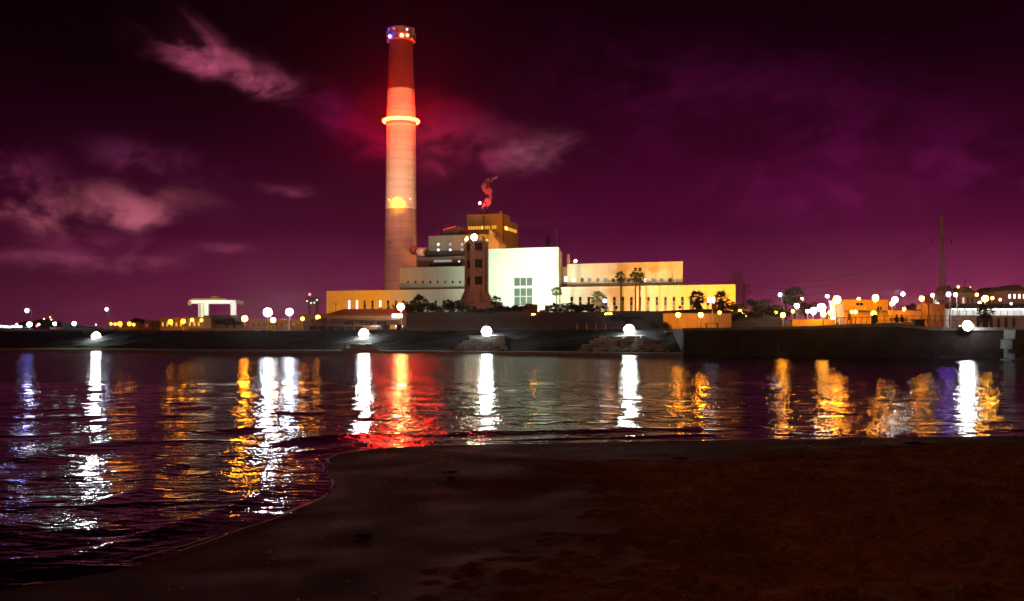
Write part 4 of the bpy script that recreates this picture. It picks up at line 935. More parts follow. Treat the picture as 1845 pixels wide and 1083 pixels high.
# fan palms
def frondmesh():
    m = MB(); m.tube([(0, 0, 0), (0, .5, .06), (0, .95, .02)], [.035, .028, .02], 4)
    nb = 11
    for i in range(nb):
        a = math.radians(-95+190*i/(nb-1)); L_ = .95*(1-.25*abs(a)/1.7); d = Vector((math.sin(a), math.cos(a), 0)); s = Vector((d.y, -d.x, 0))
        o = Vector((0, .92, .02)); w = .085; e = o+d*L_; e.z -= .10+.22*random.random(); mid = o+d*L_*.55; mid.z -= .02
        m.add([o-s*.02, mid-s*w, e, mid+s*w, o+s*.02], [(0, 1, 4), (1, 3, 4), (1, 2, 3)])
    return m.mesh('frond', PALML)
FRONDS = [frondmesh() for _ in range(3)]
def palm(px, pytop, Y, R, label, trunk_r=.3, n=24, skirt=.9, base=None, group='fan palms round the power station', low=-.7):
    X_ = ax(px, Y); g0 = gz(X_, Y) if base is None else base; top = az(pytop, Y); hc = max(.5, top-R*1.05-g0)
    t = thing('palm_tree', label, 'palm tree', (X_, Y, g0), random.uniform(0, 6), group); lean = random.uniform(-.02, .02)*hc
    m = MB().tube([(0, 0, -.4), (lean*.3, 0, hc*.35), (lean*.8, 0, hc*.75), (lean, 0, hc)], [trunk_r*1.3, trunk_r, trunk_r*.9, trunk_r*.8], 9)
    for k in range(int(hc/.45)): m.lathe([(trunk_r*1.02, 0), (trunk_r*1.13, .09), (trunk_r*1.0, .16)], (lean*k*.45/hc, 0, k*.45), 9, False)
    m.build('trunk', BARK, t)
    for k in range(n):
        el = 1.35-(1.35-low)*((k+.5)/n)**.85; a = k*2.39996+random.uniform(-.2, .2)
        link('frond', FRONDS[k % 3], t, (lean, 0, hc), (el, random.uniform(-.35, .35), a), R/1.65*random.uniform(.86, 1.08))
    if skirt:
        m = MB()
        for k in range(46):
            a = random.uniform(0, 6.28); q = trunk_r*random.uniform(.9, 1.5); z = hc-random.uniform(.05, .4)*R*skirt; d = Vector((math.cos(a), math.sin(a), 0)); s = Vector((-d.y, d.x, 0)); p0 = Vector((lean, 0, z))+d*q
            p1 = p0+d*random.uniform(.1, .45)*R*skirt+Vector((0, 0, -random.uniform(.35, .8)*R*skirt)); m.add([p0-s*.1*R, p0+s*.1*R, p1+s*.05*R, p1-s*.07*R], [(0, 1, 2, 3)])
        m.build('dead_skirt', DEADL, t)
    return t
for a in [(1003, 514, 286, 1.9, 'leafy green palm at the right corner of the white hall', .2, 26, .5), (1078, 521, 272, 2.5, 'short thick palm with a bulky trunk right of the hall', .75, 26, 1.1),
          (1119, 487, 296, 2.0, 'tall slender palm standing alone before the upper range', .28, 24, .8), (1145, 486, 297, 2.1, 'left of two tall slender palms standing close together', .27, 24, .8),
          (1152, 489, 290, 2.0, 'right of two tall slender palms standing close together', .27, 24, .8), (1256, 520, 262, 2.7, 'stout palm left of the twin headed lamp post', .4, 26, 1.1),
          (1299, 521, 258, 2.6, 'stout palm right of the twin headed lamp post', .4, 26, 1.1), (1416, 519, 250, 2.1, 'left and smaller of the twin palms on the quay road', .24, 22, .8),
          (1431, 513.5, 250, 2.7, 'right and bigger of the twin palms on the quay road', .3, 24, 1.0)]:
    palm(a[0], a[1], a[2], a[3], a[4], *a[5:])
palm(757, 528, 236, 2.3, 'squat dark palm before the left range', .5, 26, .9)
palm(893, 529, 274, 2.0, 'small green palm bush beside the tower foot', .2, 20, 0, base=az(549, 274)); palm(1000, 543, 268, 2.0, 'low green palm bush at the foot of the hall palm', .2, 20, 0, low=-.4)
palm(1775, 545, 172, 1.75, 'short thick palm glowing orange under its lamp on the right', .4, 34, 1.2, low=-.95, group=None)

# ------------------------------------------------------------------ stone steps and landing at the water's edge
STEPM = mat('pale_step_stone', (.36, .36, .35), .8, .3, 1.2, .03, 5)
def steps(px0, px1, top0, top1, label, nrow=7):
    xm = ax((px0+px1)/2, 146); Yb = yw(xm); t = thing('stone_steps', label, 'steps', (xm, Yb, 0)); r = random.Random(px0)
    for k in range(nrow):
        f = k/(nrow-1); a = ax(px0+(top0-px0)*f, Yb)-xm; b = ax(px1+(top1-px1)*f, Yb)-xm; z = .78+1.75*f; y = .5+5.0*f; x = a+r.uniform(-.5, .3)
        while x < b-.3:
            w = min(r.uniform(1.0, 2.3), b-x); dz = r.uniform(-.06, .05); ys = (b_y(xm+x+w/2)-Yb)
            MB().add([(x+.04, y+ys, z-.7), (x+w-.04, y+ys, z-.7), (x+w-.04, y+ys+.95, z-.7), (x+.04, y+ys+.95, z-.7), (x+.04+r.uniform(0, .05), y+ys+.04, z+dz), (x+w-.06, y+ys+r.uniform(0, .08), z+dz+r.uniform(-.03, .03)), (x+w-.05, y+ys+.92, z+dz+.03), (x+.05, y+ys+.94, z+dz+.03)],
                     [(4, 5, 6, 7), (0, 1, 5, 4), (1, 2, 6, 5), (3, 0, 4, 7), (2, 3, 7, 6)]).build('stone', STEPM, t)
            x += w
    return t
b_y = yw
steps(815, 915, 846, 908, 'narrow flight of pale stone steps below the slender tower light')
steps(1046, 1205, 1085, 1172, 'wide broken flight of pale stone steps right of centre')
X_ = ax(655, 152); t = thing('landing', 'small concrete landing block under the bank light left of centre', 'landing', (X_, yw(X_)-.4, .2))
MB().box(-2.6, 2.6, -.6, 2.5, -1.2, .5).build('slab', CONC, t); MB().box(-1.7, 1.7, .6, 2.4, .5, 1.1).build('upper_slab', CONC, t)
for x in (-2.3, 2.3): MB().cyl((x, 0, .5), (x, 0, 1.3), .09, .09, 6).build('mooring_post', CONC, t)
for px, lab in ((1040, 'leftmost of four short pale bollards on the mound foot'), (1057, 'second of four short pale bollards from the left'), (1073.5, 'third of four short pale bollards from the left'), (1091, 'rightmost of four short pale bollards, nearest the bank light')):
    Y = 166; X_ = ax(px, Y); t = thing('bollard', lab, 'bollard', (X_, Y, gz(X_, Y)), 0, 'pale bollards on the mound foot'); h = az(583.5, Y)-gz(X_, Y)
    MB().lathe([(.11, -.3), (.10, h-.1), (.13, h-.1), (.13, h), (.05, h+.05)], (0, 0, 0), 8).build('post', mat('bollard_paint', (.7, .66, .6), .6), t); MB().lathe([(.125, h-.28), (.125, h-.18)], (0, 0, 0), 8, False).build('band', DARKM, t)

# ------------------------------------------------------------------ restaurant with red roof
RY = 186.0; rx0, rx1 = ax(590, RY), ax(724, RY); zr0, zre, zrt = gz(-28, RY)-.2, az(567.5, RY), az(556, RY)
t = thing('restaurant', 'low waterside restaurant with red hipped roof and pale wall', 'restaurant', (rx0, RY, zr0)); w = rx1-rx0; he = zre-zr0; ht = zrt-zr0
PINKW = wallmat('salmon_render', (.58, .42, .36), .2)
holes = [(w*.42, w*.62, 1.0, he*.6), (w*.66, w*.8, .1, he*.62), (w*.22, w*.36, 1.0, he*.6)]
m = MB(); facade(m, 0, w, 0, 0, he, holes, .3); shell(m, 0, w, 0, 8, 0, he); m.build('wall', PINKW, t)
for h in holes: window(t, (0, 0, 0), *h, 0, rows=2, cols=3, panes=lambda i, j: PANE2)
# roof: tile courses laid proud of each other
for k in range(7):
    f0, f1 = k/7, (k+1)/7; y0, y1 = -.6+4.6*f0, -.6+4.6*f1; z0, z1 = he+(ht-he)*f0+.06, he+(ht-he)*f1+.02; i0, i1 = 3.0*f0, 3.0*f1
    MB().add([(-.5+i0, y0, z0), (w+.5-i0*.15, y0, z0), (w+.5-i1*.15, y1, z1), (-.5+i1, y1, z1), (-.5+i0, y0, z0-.12), (w+.5-i0*.15, y0, z0-.12)], [(0, 1, 2, 3), (4, 5, 1, 0)]).build('roof_course', ROOFR, t)
MB().add([(-.5, -.6, he), (2.5, 4, ht), (2.5, 4.6, ht), (-.5, 8.6, he), (w+.5, 8.6, he), (w, 4.6, ht), (w, 4, ht), (w+.5, -.6, he)], [(0, 1, 2, 3), (3, 2, 5, 4), (4, 5, 6, 7), (1, 6, 5, 2)]).build('roof_back', ROOFR, t)
MB().box(-.55, w+.55, -.72, -.55, he-.12, he+.05).build('eaves_board', mat('eaves_paint', (.3, .16, .14), .6), t)
MB().add([(.8, -2.2, he*.70), (w-.2, -2.2, he*.70), (w-.2, -.05, he*.80), (.8, -.05, he*.80), (.8, -2.2, he*.66), (w-.2, -2.2, he*.66)], [(0, 1, 2, 3), (4, 5, 1, 0)]).build('awning', mat('awning_cloth', (.34, .25, .24), .9), t)
MB().box(ax(706, RY-1)-rx0, ax(725, RY-1)-rx0, -.95, -.78, az(573, RY)-zr0, az(565.5, RY)-zr0).build('lit_sign', emit((1, .97, .9), 2.4), t)
MB().box(ax(713, RY-2)-rx0, ax(726.5, RY-2)-rx0, -2.6, -2.45, az(589.5, RY)-zr0, az(586.5, RY)-zr0).build('counter_light', emit((.95, .98, 1), 1.9), t)
MB().box(ax(668, RY-2)-rx0, ax(684, RY-2)-rx0, -2.3, -2.2, az(588.5, RY)-zr0, az(587, RY)-zr0).build('menu_light', emit((1, .9, .8), 1.1), t)
MB().cyl((1.4, 1, he+.2), (1.4, 1, he+2.4), .05, .04, 5).build('aerial', DARKM, t)
for a, b in (((-.5), 1.9), ((.5), 1.9)): MB().cyl((1.4, 1, he+1.7), (1.4+a*.7, 1, he+2.5), .035, .03, 4).build('aerial_arm', DARKM, t)
for px, w_, lab in ((696, 1.1, 'dark square bin on the terrace before the restaurant'), (719, .8, 'dark cabinet under the lit counter of the restaurant')):
    Y = 178; X_ = ax(px, Y); t = thing('terrace_bin', lab, 'bin', (X_, Y, gz(X_, Y))); MB().add([(-w_/2, 0, 0), (w_/2, 0, 0), (w_/2, .8, 0), (-w_/2, .8, 0), (-w_*.56, -.06, 1.0), (w_*.56, -.06, 1.0), (w_*.56, .86, 1.0), (-w_*.56, .86, 1.0)], [(0, 3, 2, 1), (0, 1, 5, 4), (1, 2, 6, 5), (2, 3, 7, 6), (3, 0, 4, 7)]).build('bin_body', DARKM, t)
    MB().box(-w_*.6, w_*.6, -.12, .9, 1.0, 1.1).build('lid', DARKM, t)
# fence along the bank left of the restaurant
t = thing('terrace_fence', 'dark post and panel fence on the bank left of the restaurant', 'fence', (ax(556, 176), 176, gz(ax(556, 176), 176)))
x = 0.0; W_ = ax(642, 176)-ax(556, 176)
while x < W_:
    MB().cyl((x, 0, -.2), (x, 0, 1.05), .05, .05, 6).build('post', GALV, t); MB().box(x+.08, x+1.55, -.02, .02, .1, .85).build('panel', TIMBER, t); x += 1.63
MB().box(0, W_, -.03, .03, .95, 1.02).build('rail', GALV, t)

# ------------------------------------------------------------------ left shore
PORT = wallmat('portico_paint', (.80, .78, .76), .1); YELL = mat('yellow_paint', (.62, .52, .08), .7, .1, 1)
PY_ = 300.0; X0 = ax(384, PY_); zp = gz(X0, PY_); kk = PY_/FPX
t = thing('portico', 'white columned portico frame with flat yellow roof and small dome', 'portico', (X0, PY_, zp))
pxx = lambda p: (p-384)*kk
zc, zl2, zr2 = az(549, PY_)-zp, az(543.5, PY_)-zp, az(539, PY_)-zp
for px, y, w in ((348, 7, 1.0), (361, 3.2, 1.35), (372.5, 0, 1.1), (411, 5, 1.05), (417.5, 2.4, .95), (423.5, 0, .8)):
    m = MB().box(pxx(px)-w/2, pxx(px)+w/2, y-w/2, y+w/2, 0, zc); m.build('column', PORT, t)
    MB().box(pxx(px)-w*.62, pxx(px)+w*.62, y-w*.62, y+w*.62, zc, zc+.3).build('capital', PORT, t)
MB().box(pxx(346), pxx(425.5), -.7, 7.8, zc+.3, zl2+.15).build('lintel', PORT, t); MB().box(pxx(343), pxx(426), -1, 8.2, zl2+.15, zl2+.45).build('cornice', PORT, t)
MB().box(pxx(345.5), pxx(408), 0, 7.5, zl2+.45, zr2+.1).build('roof_slab', YELL, t)
MB().lathe([(1.7, zr2+.1), (1.6, zr2+.6), (1.1, zr2+.95), (.0, zr2+1.0)], (pxx(381), 3.5, 0), 14, False).build('dome', YELL, t)
MB().box(pxx(343)-.5, pxx(346), -.9, -.3, zc-.2, zl2).build('lamp_box', BROWN, t)
flood(392, 266, (ax(392, 300), 301, az(562, 300)), (.92, .92, 1.0), 42000, 50, .9, 'white floodlight at the foot of the portico', lift=1.0)
flood(352, 268, (ax(352, 300), 303, az(560, 300)), (1, .92, .4), 30000, 50, .9, 'yellowish floodlight at the left foot of the portico', lift=1.0)
def gabled(px0, px1, pye, pyr, Y, depth, label, wallm, roofm, name='shed', cat='shed', ridge_along=True, door=True):
    a, b = ax(px0, Y), ax(px1, Y); zg = gz((a+b)/2, Y); e, r = az(pye, Y)-zg, az(pyr, Y)-zg; t = thing(name, label, cat, (a, Y, zg)); w = b-a
    hs_ = [(w*.12+i*w*.22, w*.12+i*w*.22+w*.1, e*.45, e*.8) for i in range(4)] if door else []
    m = MB(); facade(m, 0, w, 0, -.4, e, hs_, .2); shell(m, 0, w, 0, depth, -.4, e)
    if ridge_along: m.add([(0, 0, e), (0, depth, e), (0, depth/2, r), (w, 0, e), (w, depth, e), (w, depth/2, r)], [(0, 1, 2), (3, 5, 4)])
    m.build('wall', wallm, t)
    for h in hs_: window(t, (0, 0, 0), *h, 0, rows=1, cols=2)
    n = 6
    if ridge_along:
        for s, ya, yb in ((0, -.4, depth/2), (1, depth+.4, depth/2)):
            for k in range(n):
                f0, f1 = k/n, (k+1)/n; MB().add([(-.3, ya+(yb-ya)*f0, e+(r-e)*f0+.08), (w+.3, ya+(yb-ya)*f0, e+(r-e)*f0+.08), (w+.3, ya+(yb-ya)*f1, e+(r-e)*f1+.03), (-.3, ya+(yb-ya)*f1, e+(r-e)*f1+.03)], [(0, 1, 2, 3)]).build('roof_sheet', roofm, t)
    else: MB().box(-.2, w+.2, -.3, depth+.2, e, e+.3).build('roof', roofm, t)
    return t
TIN = mat('grey_roof_sheet', (.22, .20, .20), .6, .3, 1); OCHRE = wallmat('ochre_render', (.55, .40, .20), .25)
gabled(374, 426, 583, 567.5, 252, 9, 'dark gabled shed in front of the white portico', wallmat('dim_shed_wall', (.3, .26, .24)), TIN)
m = MB(); X_ = ax(369, 250); zg = gz(X_, 250); t = thing('gable_kiosk', 'small kiosk with a steep yellow gable left of the dark shed', 'kiosk', (X_, 250, zg)); e, r = az(583, 250)-zg, az(568, 250)-zg
MB().prism([(-1.0, -.3), (1.0, -.3), (1.0, e), (0, r-.4), (-1.0, e)], 0, 3).build('wall', OCHRE, t)
for s in (-1, 1): MB().add([(0, -.3, r), (s*1.35, -.3, e-.25), (s*1.35, 3.3, e-.25), (0, 3.3, r), (0, -.3, r-.18), (s*1.35, -.3, e-.43)], [(0, 1, 2, 3), (4, 5, 1, 0)]).build('roof_slope', YELL, t)
MB().box(-.4, .4, -.06, .02, .0, 1.9).build('door', TIMBER, t)
def flat(px0, px1, pyt, Y, depth, label, wallm, name='low_building', cat='building', wins=4, litw=None, roofm=None, wy=(.4, .75), rows=1):
    a, b = ax(px0, Y), ax(px1, Y); zg = gz((a+b)/2, Y)-.3; e = az(pyt, Y)-zg; t = thing(name, label, cat, (a, Y, zg)); w = b-a; hs_ = []
    for q in range(rows):
        for i in range(wins): hs_.append((w*(i+.25)/wins, w*(i+.75)/wins, e*(q+wy[0])/rows, e*(q+wy[1])/rows))
    m = MB(); facade(m, 0, w, 0, -.6, e, hs_, .25); shell(m, 0, w, 0, depth, -.6, e); m.build('wall', wallm, t)
    for i, h in enumerate(hs_): window(t, (0, 0, 0), *h, 0, cols=2, lit=(litw, lambda a_, j: True) if litw and i in (litset or ()) else None)
    MB().box(-.15, w+.15, -.15, depth, e, e+.22).build('roof_edge', roofm or wallm, t); return t
litset = {0, 1, 2, 3, 4}
flat(289, 338, 574.5, 228, 8, 'long low yellow lit shed left of the portico', OCHRE, wins=6, litw=emit((1, .5, .07), 1.7))
flat(338, 362, 573, 229, 8, 'short yellow lit annex between long shed and portico', OCHRE, wins=3, litw=emit((1, .55, .1), 1.8))
litset = {0}
flat(262, 273, 579, 236, 5, 'small low hut left of the long yellow shed', OCHRE, wins=2, litw=emit((1, .45, .08), 1.6))
flat(276, 287, 582, 234, 5, 'smaller dim hut against the long yellow shed', OCHRE, wins=2)
flat(213, 246, 582, 246, 5, 'low orange hut behind the pair of starry orange lamps', OCHRE, wins=4, litw=emit((1, .5, .1), 2.0))
flat(90, 103, 590.5, 262, 4, 'tiny low hut below the greenish lamp at left', wallmat('hut_wall', (.4, .28, .2)), wins=2)
litset = set()
flat(450, 545, 577, 238, 7, 'low pale building behind the dazzling mast lights', wallmat('pale_low_wall', (.5, .42, .4)), wins=9)
flat(546, 588, 567.5, 245, 6, 'low pink hut under the ringed water tower', wallmat('pink_low_wall', (.5, .36, .36)), wins=4)
litset = {0, 1}
flat(479, 491.5, 583, 192, 2.5, 'little yellow kiosk below the larger dazzling mast light', YELL, name='kiosk', cat='kiosk', wins=2, litw=emit((1, .55, .06), 1.5), wy=(.3, .8))
litset = set()
flat(511, 516.5, 586.5, 190, 1, 'small pale electrical cabinet right of the yellow kiosk', PORT, name='cabinet', cat='cabinet', wins=1)
flat(572, 590, 575, 192, 5, 'dim outbuilding at the left end of the restaurant', wallmat('outbuilding_wall', (.36, .25, .24)), wins=2)
# dim promenade kerb, left
t = thing('promenade_kerb', 'low sandy kerb along the promenade below the portico', 'kerb', (ax(338, 188), 188, gz(ax(338, 188), 188)-.2))
for i in range(9): a = (ax(458, 188)-ax(338, 188))/9; MB().box(a*i+.02, a*(i+1)-.02, 0, .8, 0, .75+.04*(i % 2)).build('kerb_stone', mat('kerb_sandstone', (.5, .42, .3), .9), t)
# ringed water tower
WY_ = 300.0; X0 = ax(564.5, WY_); zg = gz(X0, WY_); t = thing('water_tower', 'small ringed water tower on two stout legs beside the station', 'water tower', (X0, WY_, zg)); z1, z2 = az(547, WY_)-zg, az(536, WY_)-zg
for x in (-1.1, 1.1): MB().cyl((x, 0, -.3), (x, 0, z1), .48, .42, 12).build('leg', MAUVE, t)
MB().lathe([(1.4, z1-.2), (2.05, z1+.5), (2.2, z2-.3), (2.05, z2), (.0, z2+.05)], (0, 0, 0), 20).build('tank', mat('tank_paint', (.28, .2, .22), .5), t)
for k in range(12): a = 6.283*k/12; MB().cyl((2.2*math.cos(a), 2.2*math.sin(a), z1+.3), (2.25*math.cos(a), 2.25*math.sin(a), z2+.5), .06, .05, 5).build('rib', GALV, t)
for px, py in ((556, 543), (563, 546.5), (569, 546), (574, 541)): MB().ball((ax(px, WY_)-X0, -2.25, az(py, WY_)-zg), .2, 6, 4).build('lamp', emit((1, .8, .8), 3), t)
MB().cyl((-1.1, 0, z2), (-1.1, 0, az(531, WY_)-zg), .06, .05, 5).build('beacon_post', DARKM, t); MB().ball((-1.1, -.1, az(530.5, WY_)-zg), .32, 8, 5).build('beacon', emit((1, .04, .05), 22), t)
# headland with town lights
hd = MB(); prof = [(18, 592), (30, 586), (44, 578), (52, 580), (60, 579), (72, 574), (82, 573), (92, 574), (100, 579), (112, 580), (128, 583), (150, 586), (175, 589), (210, 591)]
HYD = 1250.0; pts = [(ax(p, HYD), az(q+1, HYD)) for p, q in prof]
n = len(pts); vs = [(x, HYD-90, -1) for x, z in pts]+[(x, HYD-30, z*.7) for x, z in pts]+[(x, HYD, z) for x, z in pts]+[(x, HYD+160, -1) for x, z in pts]
hd.add(vs, [(r*n+i, r*n+i+1, (r+1)*n+i+1, (r+1)*n+i) for r in range(3) for i in range(n-1)]); o = hd.build('headland', mat('dark_hill', (.05, .05, .05), .95)); o['kind'] = 'structure'
for px, py, lab in ((90.5, 571.5, 'tiny yellow light on top of the dark headland'), (92.5, 576, 'tiny orange light just below the headland top'), (79, 574.5, 'faint pale light left of the headland top')):
    X_, _, Z_ = at(px, py, 1200); t = thing('hill_light', lab, 'lamp', (X_, 1200, Z_-9)); MB().cyl((0, 0, 0), (0, 0, 8.4), .2, .15, 5).build('pole', DARKM, t); MB().ball((0, 0, 9), .75, 6, 4).build('lamp_head', emit((1, .7, .3), 7), t)

# ------------------------------------------------------------------ right shore
t = thing('retaining_wall', 'long plain retaining wall glowing orange behind two yellow lamps', 'wall', (ax(1195, 180), 180, 3.0)); W_ = ax(1318, 180)-ax(1195, 180); hz1 = az(566, 180)-3
i = 0; x = 0
while x < W_-.1: MB().box(x+.02, min(W_, x+2.1)-.02, 0, .5, 0, hz1+(.0 if i % 3 else .05)).build('panel', wallmat('retaining_panel', (.52, .40, .33), .3), t); x += 2.1; i += 1
MB().box(-.1, W_+.1, -.08, .6, hz1+.06, hz1+.2).build('coping', CONC, t)
t = thing('bright_kerb', 'long low kerb lit yellow on the quay right of the wide steps', 'kerb', (ax(1199, 141), 141, gz(ax(1199, 141), 141)-.1)); W_ = ax(1300, 141)-ax(1199, 141); hk = az(587.5, 141)-gz(ax(1250, 141), 141)+.1
for i in range(8): MB().box(W_*i/8+.015, W_*(i+1)/8-.015, 0, .9, -.3, hk+.01*(i % 2)).build('kerb_stone', PORT, t)
# flood lamp shining on the kerb comes from the two yellow lamps behind; low bench by the post
t = thing('bench', 'dark slatted bench at the right end of the bright kerb', 'bench', (ax(1283, 139), 139, gz(ax(1283, 139), 139)))
for y in (0, .16, .32): MB().box(-.95, .95, y, y+.12, .66, .72).build('slat', TIMBER, t)
for x in (-.8, .8): MB().box(x-.05, x+.05, 0, .45, 0, .66).build('leg', DARKM, t)
# lattice masts
LATT = mat('lattice_steel', (.50, .44, .42), .6, .2, 2, metal=.3)
def lattice(px, pyt, Y, w0, w1, label, arms=(), n=14, name='pylon', group=None, r=.10, spire=0.0, base=None):
    X_ = ax(px, Y); zg = gz(X_, Y) if base is None else base; h = az(pyt, Y)-zg; t = thing(name, label, 'pylon', (X_, Y, zg), .35, group)
    wd = lambda z: w0+(w1-w0)*min(1, z/(h*(1-spire))) if z < h*(1-spire) or not spire else w1*(1-(z-h*(1-spire))/(h*spire))+.03
    zs = [h*(1-(1-k/n)**1.15) for k in range(n+1)]
    m = MB(); c = lambda z, sx, sy: Vector((sx*wd(z)/2, sy*wd(z)/2, z)); cs = [(-1, -1), (1, -1), (1, 1), (-1, 1)]
    for sx, sy in cs: m.tube([c(z, sx, sy) for z in zs], [r*1.3]*len(zs), 4)
    m.build('leg_frame', LATT, t); m = MB()
    for a, b in zip(zs[:-1], zs[1:]):
        for q in range(4):
            p, s = cs[q], cs[(q+1) % 4]; m.cyl(c(a, *p), c(b, *s), r*.7, r*.7, 4, False); m.cyl(c(a, *s), c(b, *p), r*.7, r*.7, 4, False); m.cyl(c(b, *p), c(b, *s), r*.6, r*.6, 4, False)
    m.build('bracing', LATT, t)
    for py, half in arms:
        z = az(py, Y)-zg; q = wd(z)/2; m = MB()
        for s in (-1, 1):
            e = Vector((s*half, 0, z+.2))
            for sy in (-1, 1): m.cyl((s*q, sy*q, z), e, r*.8, r*.6, 4); m.cyl((s*q, sy*q, z+1.4), e, r*.7, r*.5, 4)
            for f in (.35, .65): m.cyl((s*(q+(half-q)*f), 0, z+.1), (s*(q+(half-q)*f), 0, z+1.4*(1-f)+.2), r*.5, r*.5, 4)
        o = m.build('crossarm', LATT, t)
        for s in (-1, 1): MB().cyl((s*half, 0, z+.1), (s*half, 0, z-1.6), .16, .12, 6).build('insulator', DARKM, o)
    return t
lattice(1697, 389, 330, 2.3, .4, 'tall tapering lattice pylon with one crossarm on the right', arms=((431, 4.2),), n=22, r=.12)
lattice(1322.5, 487.5, 380, 2.2, 2.0, 'left of two slim lattice masts behind the yellow end wall', n=12, name='lattice_mast', group='lattice masts', r=.07, spire=.17)
lattice(1330.8, 485, 372, 2.4, 2.2, 'right of two slim lattice masts behind the yellow end wall', n=12, name='lattice_mast', group='lattice masts', r=.07, spire=.17)
lattice(1340.5, 512, 390, 1.6, 1.0, 'short dim lattice pole with small arms right of the masts', arms=((524, 2.6), (513.5, 2.2)), n=8, name='lattice_mast', group='lattice masts', r=.09)
def wire(p0, p1, sag, label, n=14, r=.05):
    p0, p1 = Vector(p0), Vector(p1); t = thing('power_line', label, 'power line', p0, 0, 'power lines')
    MB().tube([p0.lerp(p1, k/n)-Vector((0, 0, sag*4*(k/n)*(1-k/n)))-p0 for k in range(n+1)], r, 4).build('cable', DARKM, t)
wire(at(1331, 498, 372), at(1697, 431, 330), 7, 'highest thin power line from the masts towards the tall pylon'); wire(at(1331, 511, 372), at(1545, 500, 360), 3, 'middle thin power line right of the masts'); wire(at(1341, 524, 390), at(1520, 516, 370), 3, 'lowest thin power line right of the masts'); wire(at(1322, 500, 380), at(1296, 512, 340), .6, 'short power line dropping behind the yellow end wall')
# yellow building
YB = 203.0
YEL2 = wallmat('yellow_render', (.75, .50, .12), .2)
x0 = ax(1521, YB); zg = gz(x0, YB)-.2; t = thing('yellow_building', 'two storey yellow building glowing between two large orange lamps', 'building', (x0, YB, zg))
q = lambda p: ax(p, YB)-x0; zz = lambda p: az(p, YB)-zg
m = MB(); hw_ = (q(1542), q(1556), zz(551), zz(545)); facade(m, 0, q(1600), 0, 0, zz(541.5), [hw_, (q(1528), q(1533), zz(577), zz(566)), (q(1580), q(1590), zz(560), zz(552))], .3); shell(m, 0, q(1600), 0, 9, 0, zz(541.5)); m.build('wall', YEL2, t)
window(t, (0, 0, 0), *hw_, 0, cols=2); window(t, (0, 0, 0), q(1580), q(1590), zz(560), zz(552), 0, cols=2); MB().box(q(1528), q(1533), .1, .2, zz(577), zz(566)).build('door', TIMBER, t)
MB().box(q(1536), q(1557), -1.2, -.03, zz(559), zz(552)).build('balcony', YEL2, t); MB().box(-.2, q(1600)+.2, -.3, 9, zz(541.5), zz(540)).build('roof_edge', YEL2, t)
MB().box(q(1518), q(1602), -2.2, -.03, zz(561), zz(560)).build('veranda_roof', TIMBER, t)
for p in (1520, 1540, 1561, 1581, 1600): MB().cyl((q(p), -2.1, 0), (q(p), -2.1, zz(561)), .08, .08, 6).build('veranda_post', FRAME, t)
# long orange wall shed and dark building
x0 = ax(1600, 184); zg = gz(x0, 184)-.2; t = thing('boundary_wall', 'long orange boundary wall with ragged dark top left of the pylon', 'wall', (x0, 184, zg)); n = 7; W_ = ax(1664, 184)-x0
for i in range(n): MB().box(W_*i/n+.015, W_*(i+1)/n-.015, 0, .35, 0, az(559.5, 184)-zg-.02*(i % 3)).build('panel', OCHRE if i < 2 else PINKW, t)
MB().box(ax(1612, 184)-x0, W_, -.2, .7, az(559.3, 184)-zg, az(557.6, 184)-zg).build('coping', TIMBER, t)
flat(1664, 1674, 557, 186, 3, 'narrow orange gatehouse at the end of the long wall', OCHRE, wins=1, name='gatehouse'); 
flat(1677, 1702, 549.5, 180, 6, 'dark brown shed at the foot of the tall pylon', BROWN, wins=3)
t = thing('flag_post', 'thick pale post between orange gatehouse and dark brown shed', 'post', (ax(1673.5, 150), 150, gz(ax(1673.5, 150), 150))); MB().cyl((0, 0, -.2), (0, 0, az(549, 150)-t.location.z), .15, .12, 8).build('shaft', YEL2, t); MB().ball((0, 0, az(548.5, 150)-t.location.z), .2, 8, 5).build('finial', YEL2, t)
# long shed with blazing white front
SY_ = 255.0; x0 = ax(1703, SY_); zg = gz(x0, SY_)-.3; t = thing('long_shed', 'long grey roofed shed with a blazing white open front', 'shed', (x0, SY_, zg)); W_ = ax(1900, SY_)-x0
zz = lambda p: az(p, SY_)-zg
n = 16; m = MB().box(0, W_, 2.5, 9, 0, zz(556)); m.build('wall', PORT, t)
for i in range(n):
    a, b = W_*i/n, W_*(i+1)/n; MB().add([(a+.03, -.4, zz(556)), (b-.03, -.4, zz(556)), (b-.03, 6, zz(545.5)), (a+.03, 6, zz(545.5)), (a+.03, -.4, zz(556)-.15), (b-.03, -.4, zz(556)-.15)], [(0, 1, 2, 3), (4, 5, 1, 0)]).build('roof_panel', TIN, t)
    MB().cyl((a+.1, -.2, 0), (a+.1, -.2, zz(556)-.1), .1, .1, 6).build('post', FRAME, t)
    if i not in (0,): MB().box(a+.3, b-.2, .6, .8, zz(557.5), zz(556.9)).build('strip_light', emit((.95, 1, .98), 26), t)
for px in (1722, 1739, 1808, 1838): MB().box(ax(px, SY_)-x0-.5, ax(px, SY_)-x0+.5, 1.5, 3.0, zz(553), zz(549.5)).build('roof_vent', DARKM, t)
MB().box(1.0, W_, -1.4, -1.2, 0, zz(568.5)).build('front_wall', wallmat('low_front_wall', (.5, .38, .33)), t)
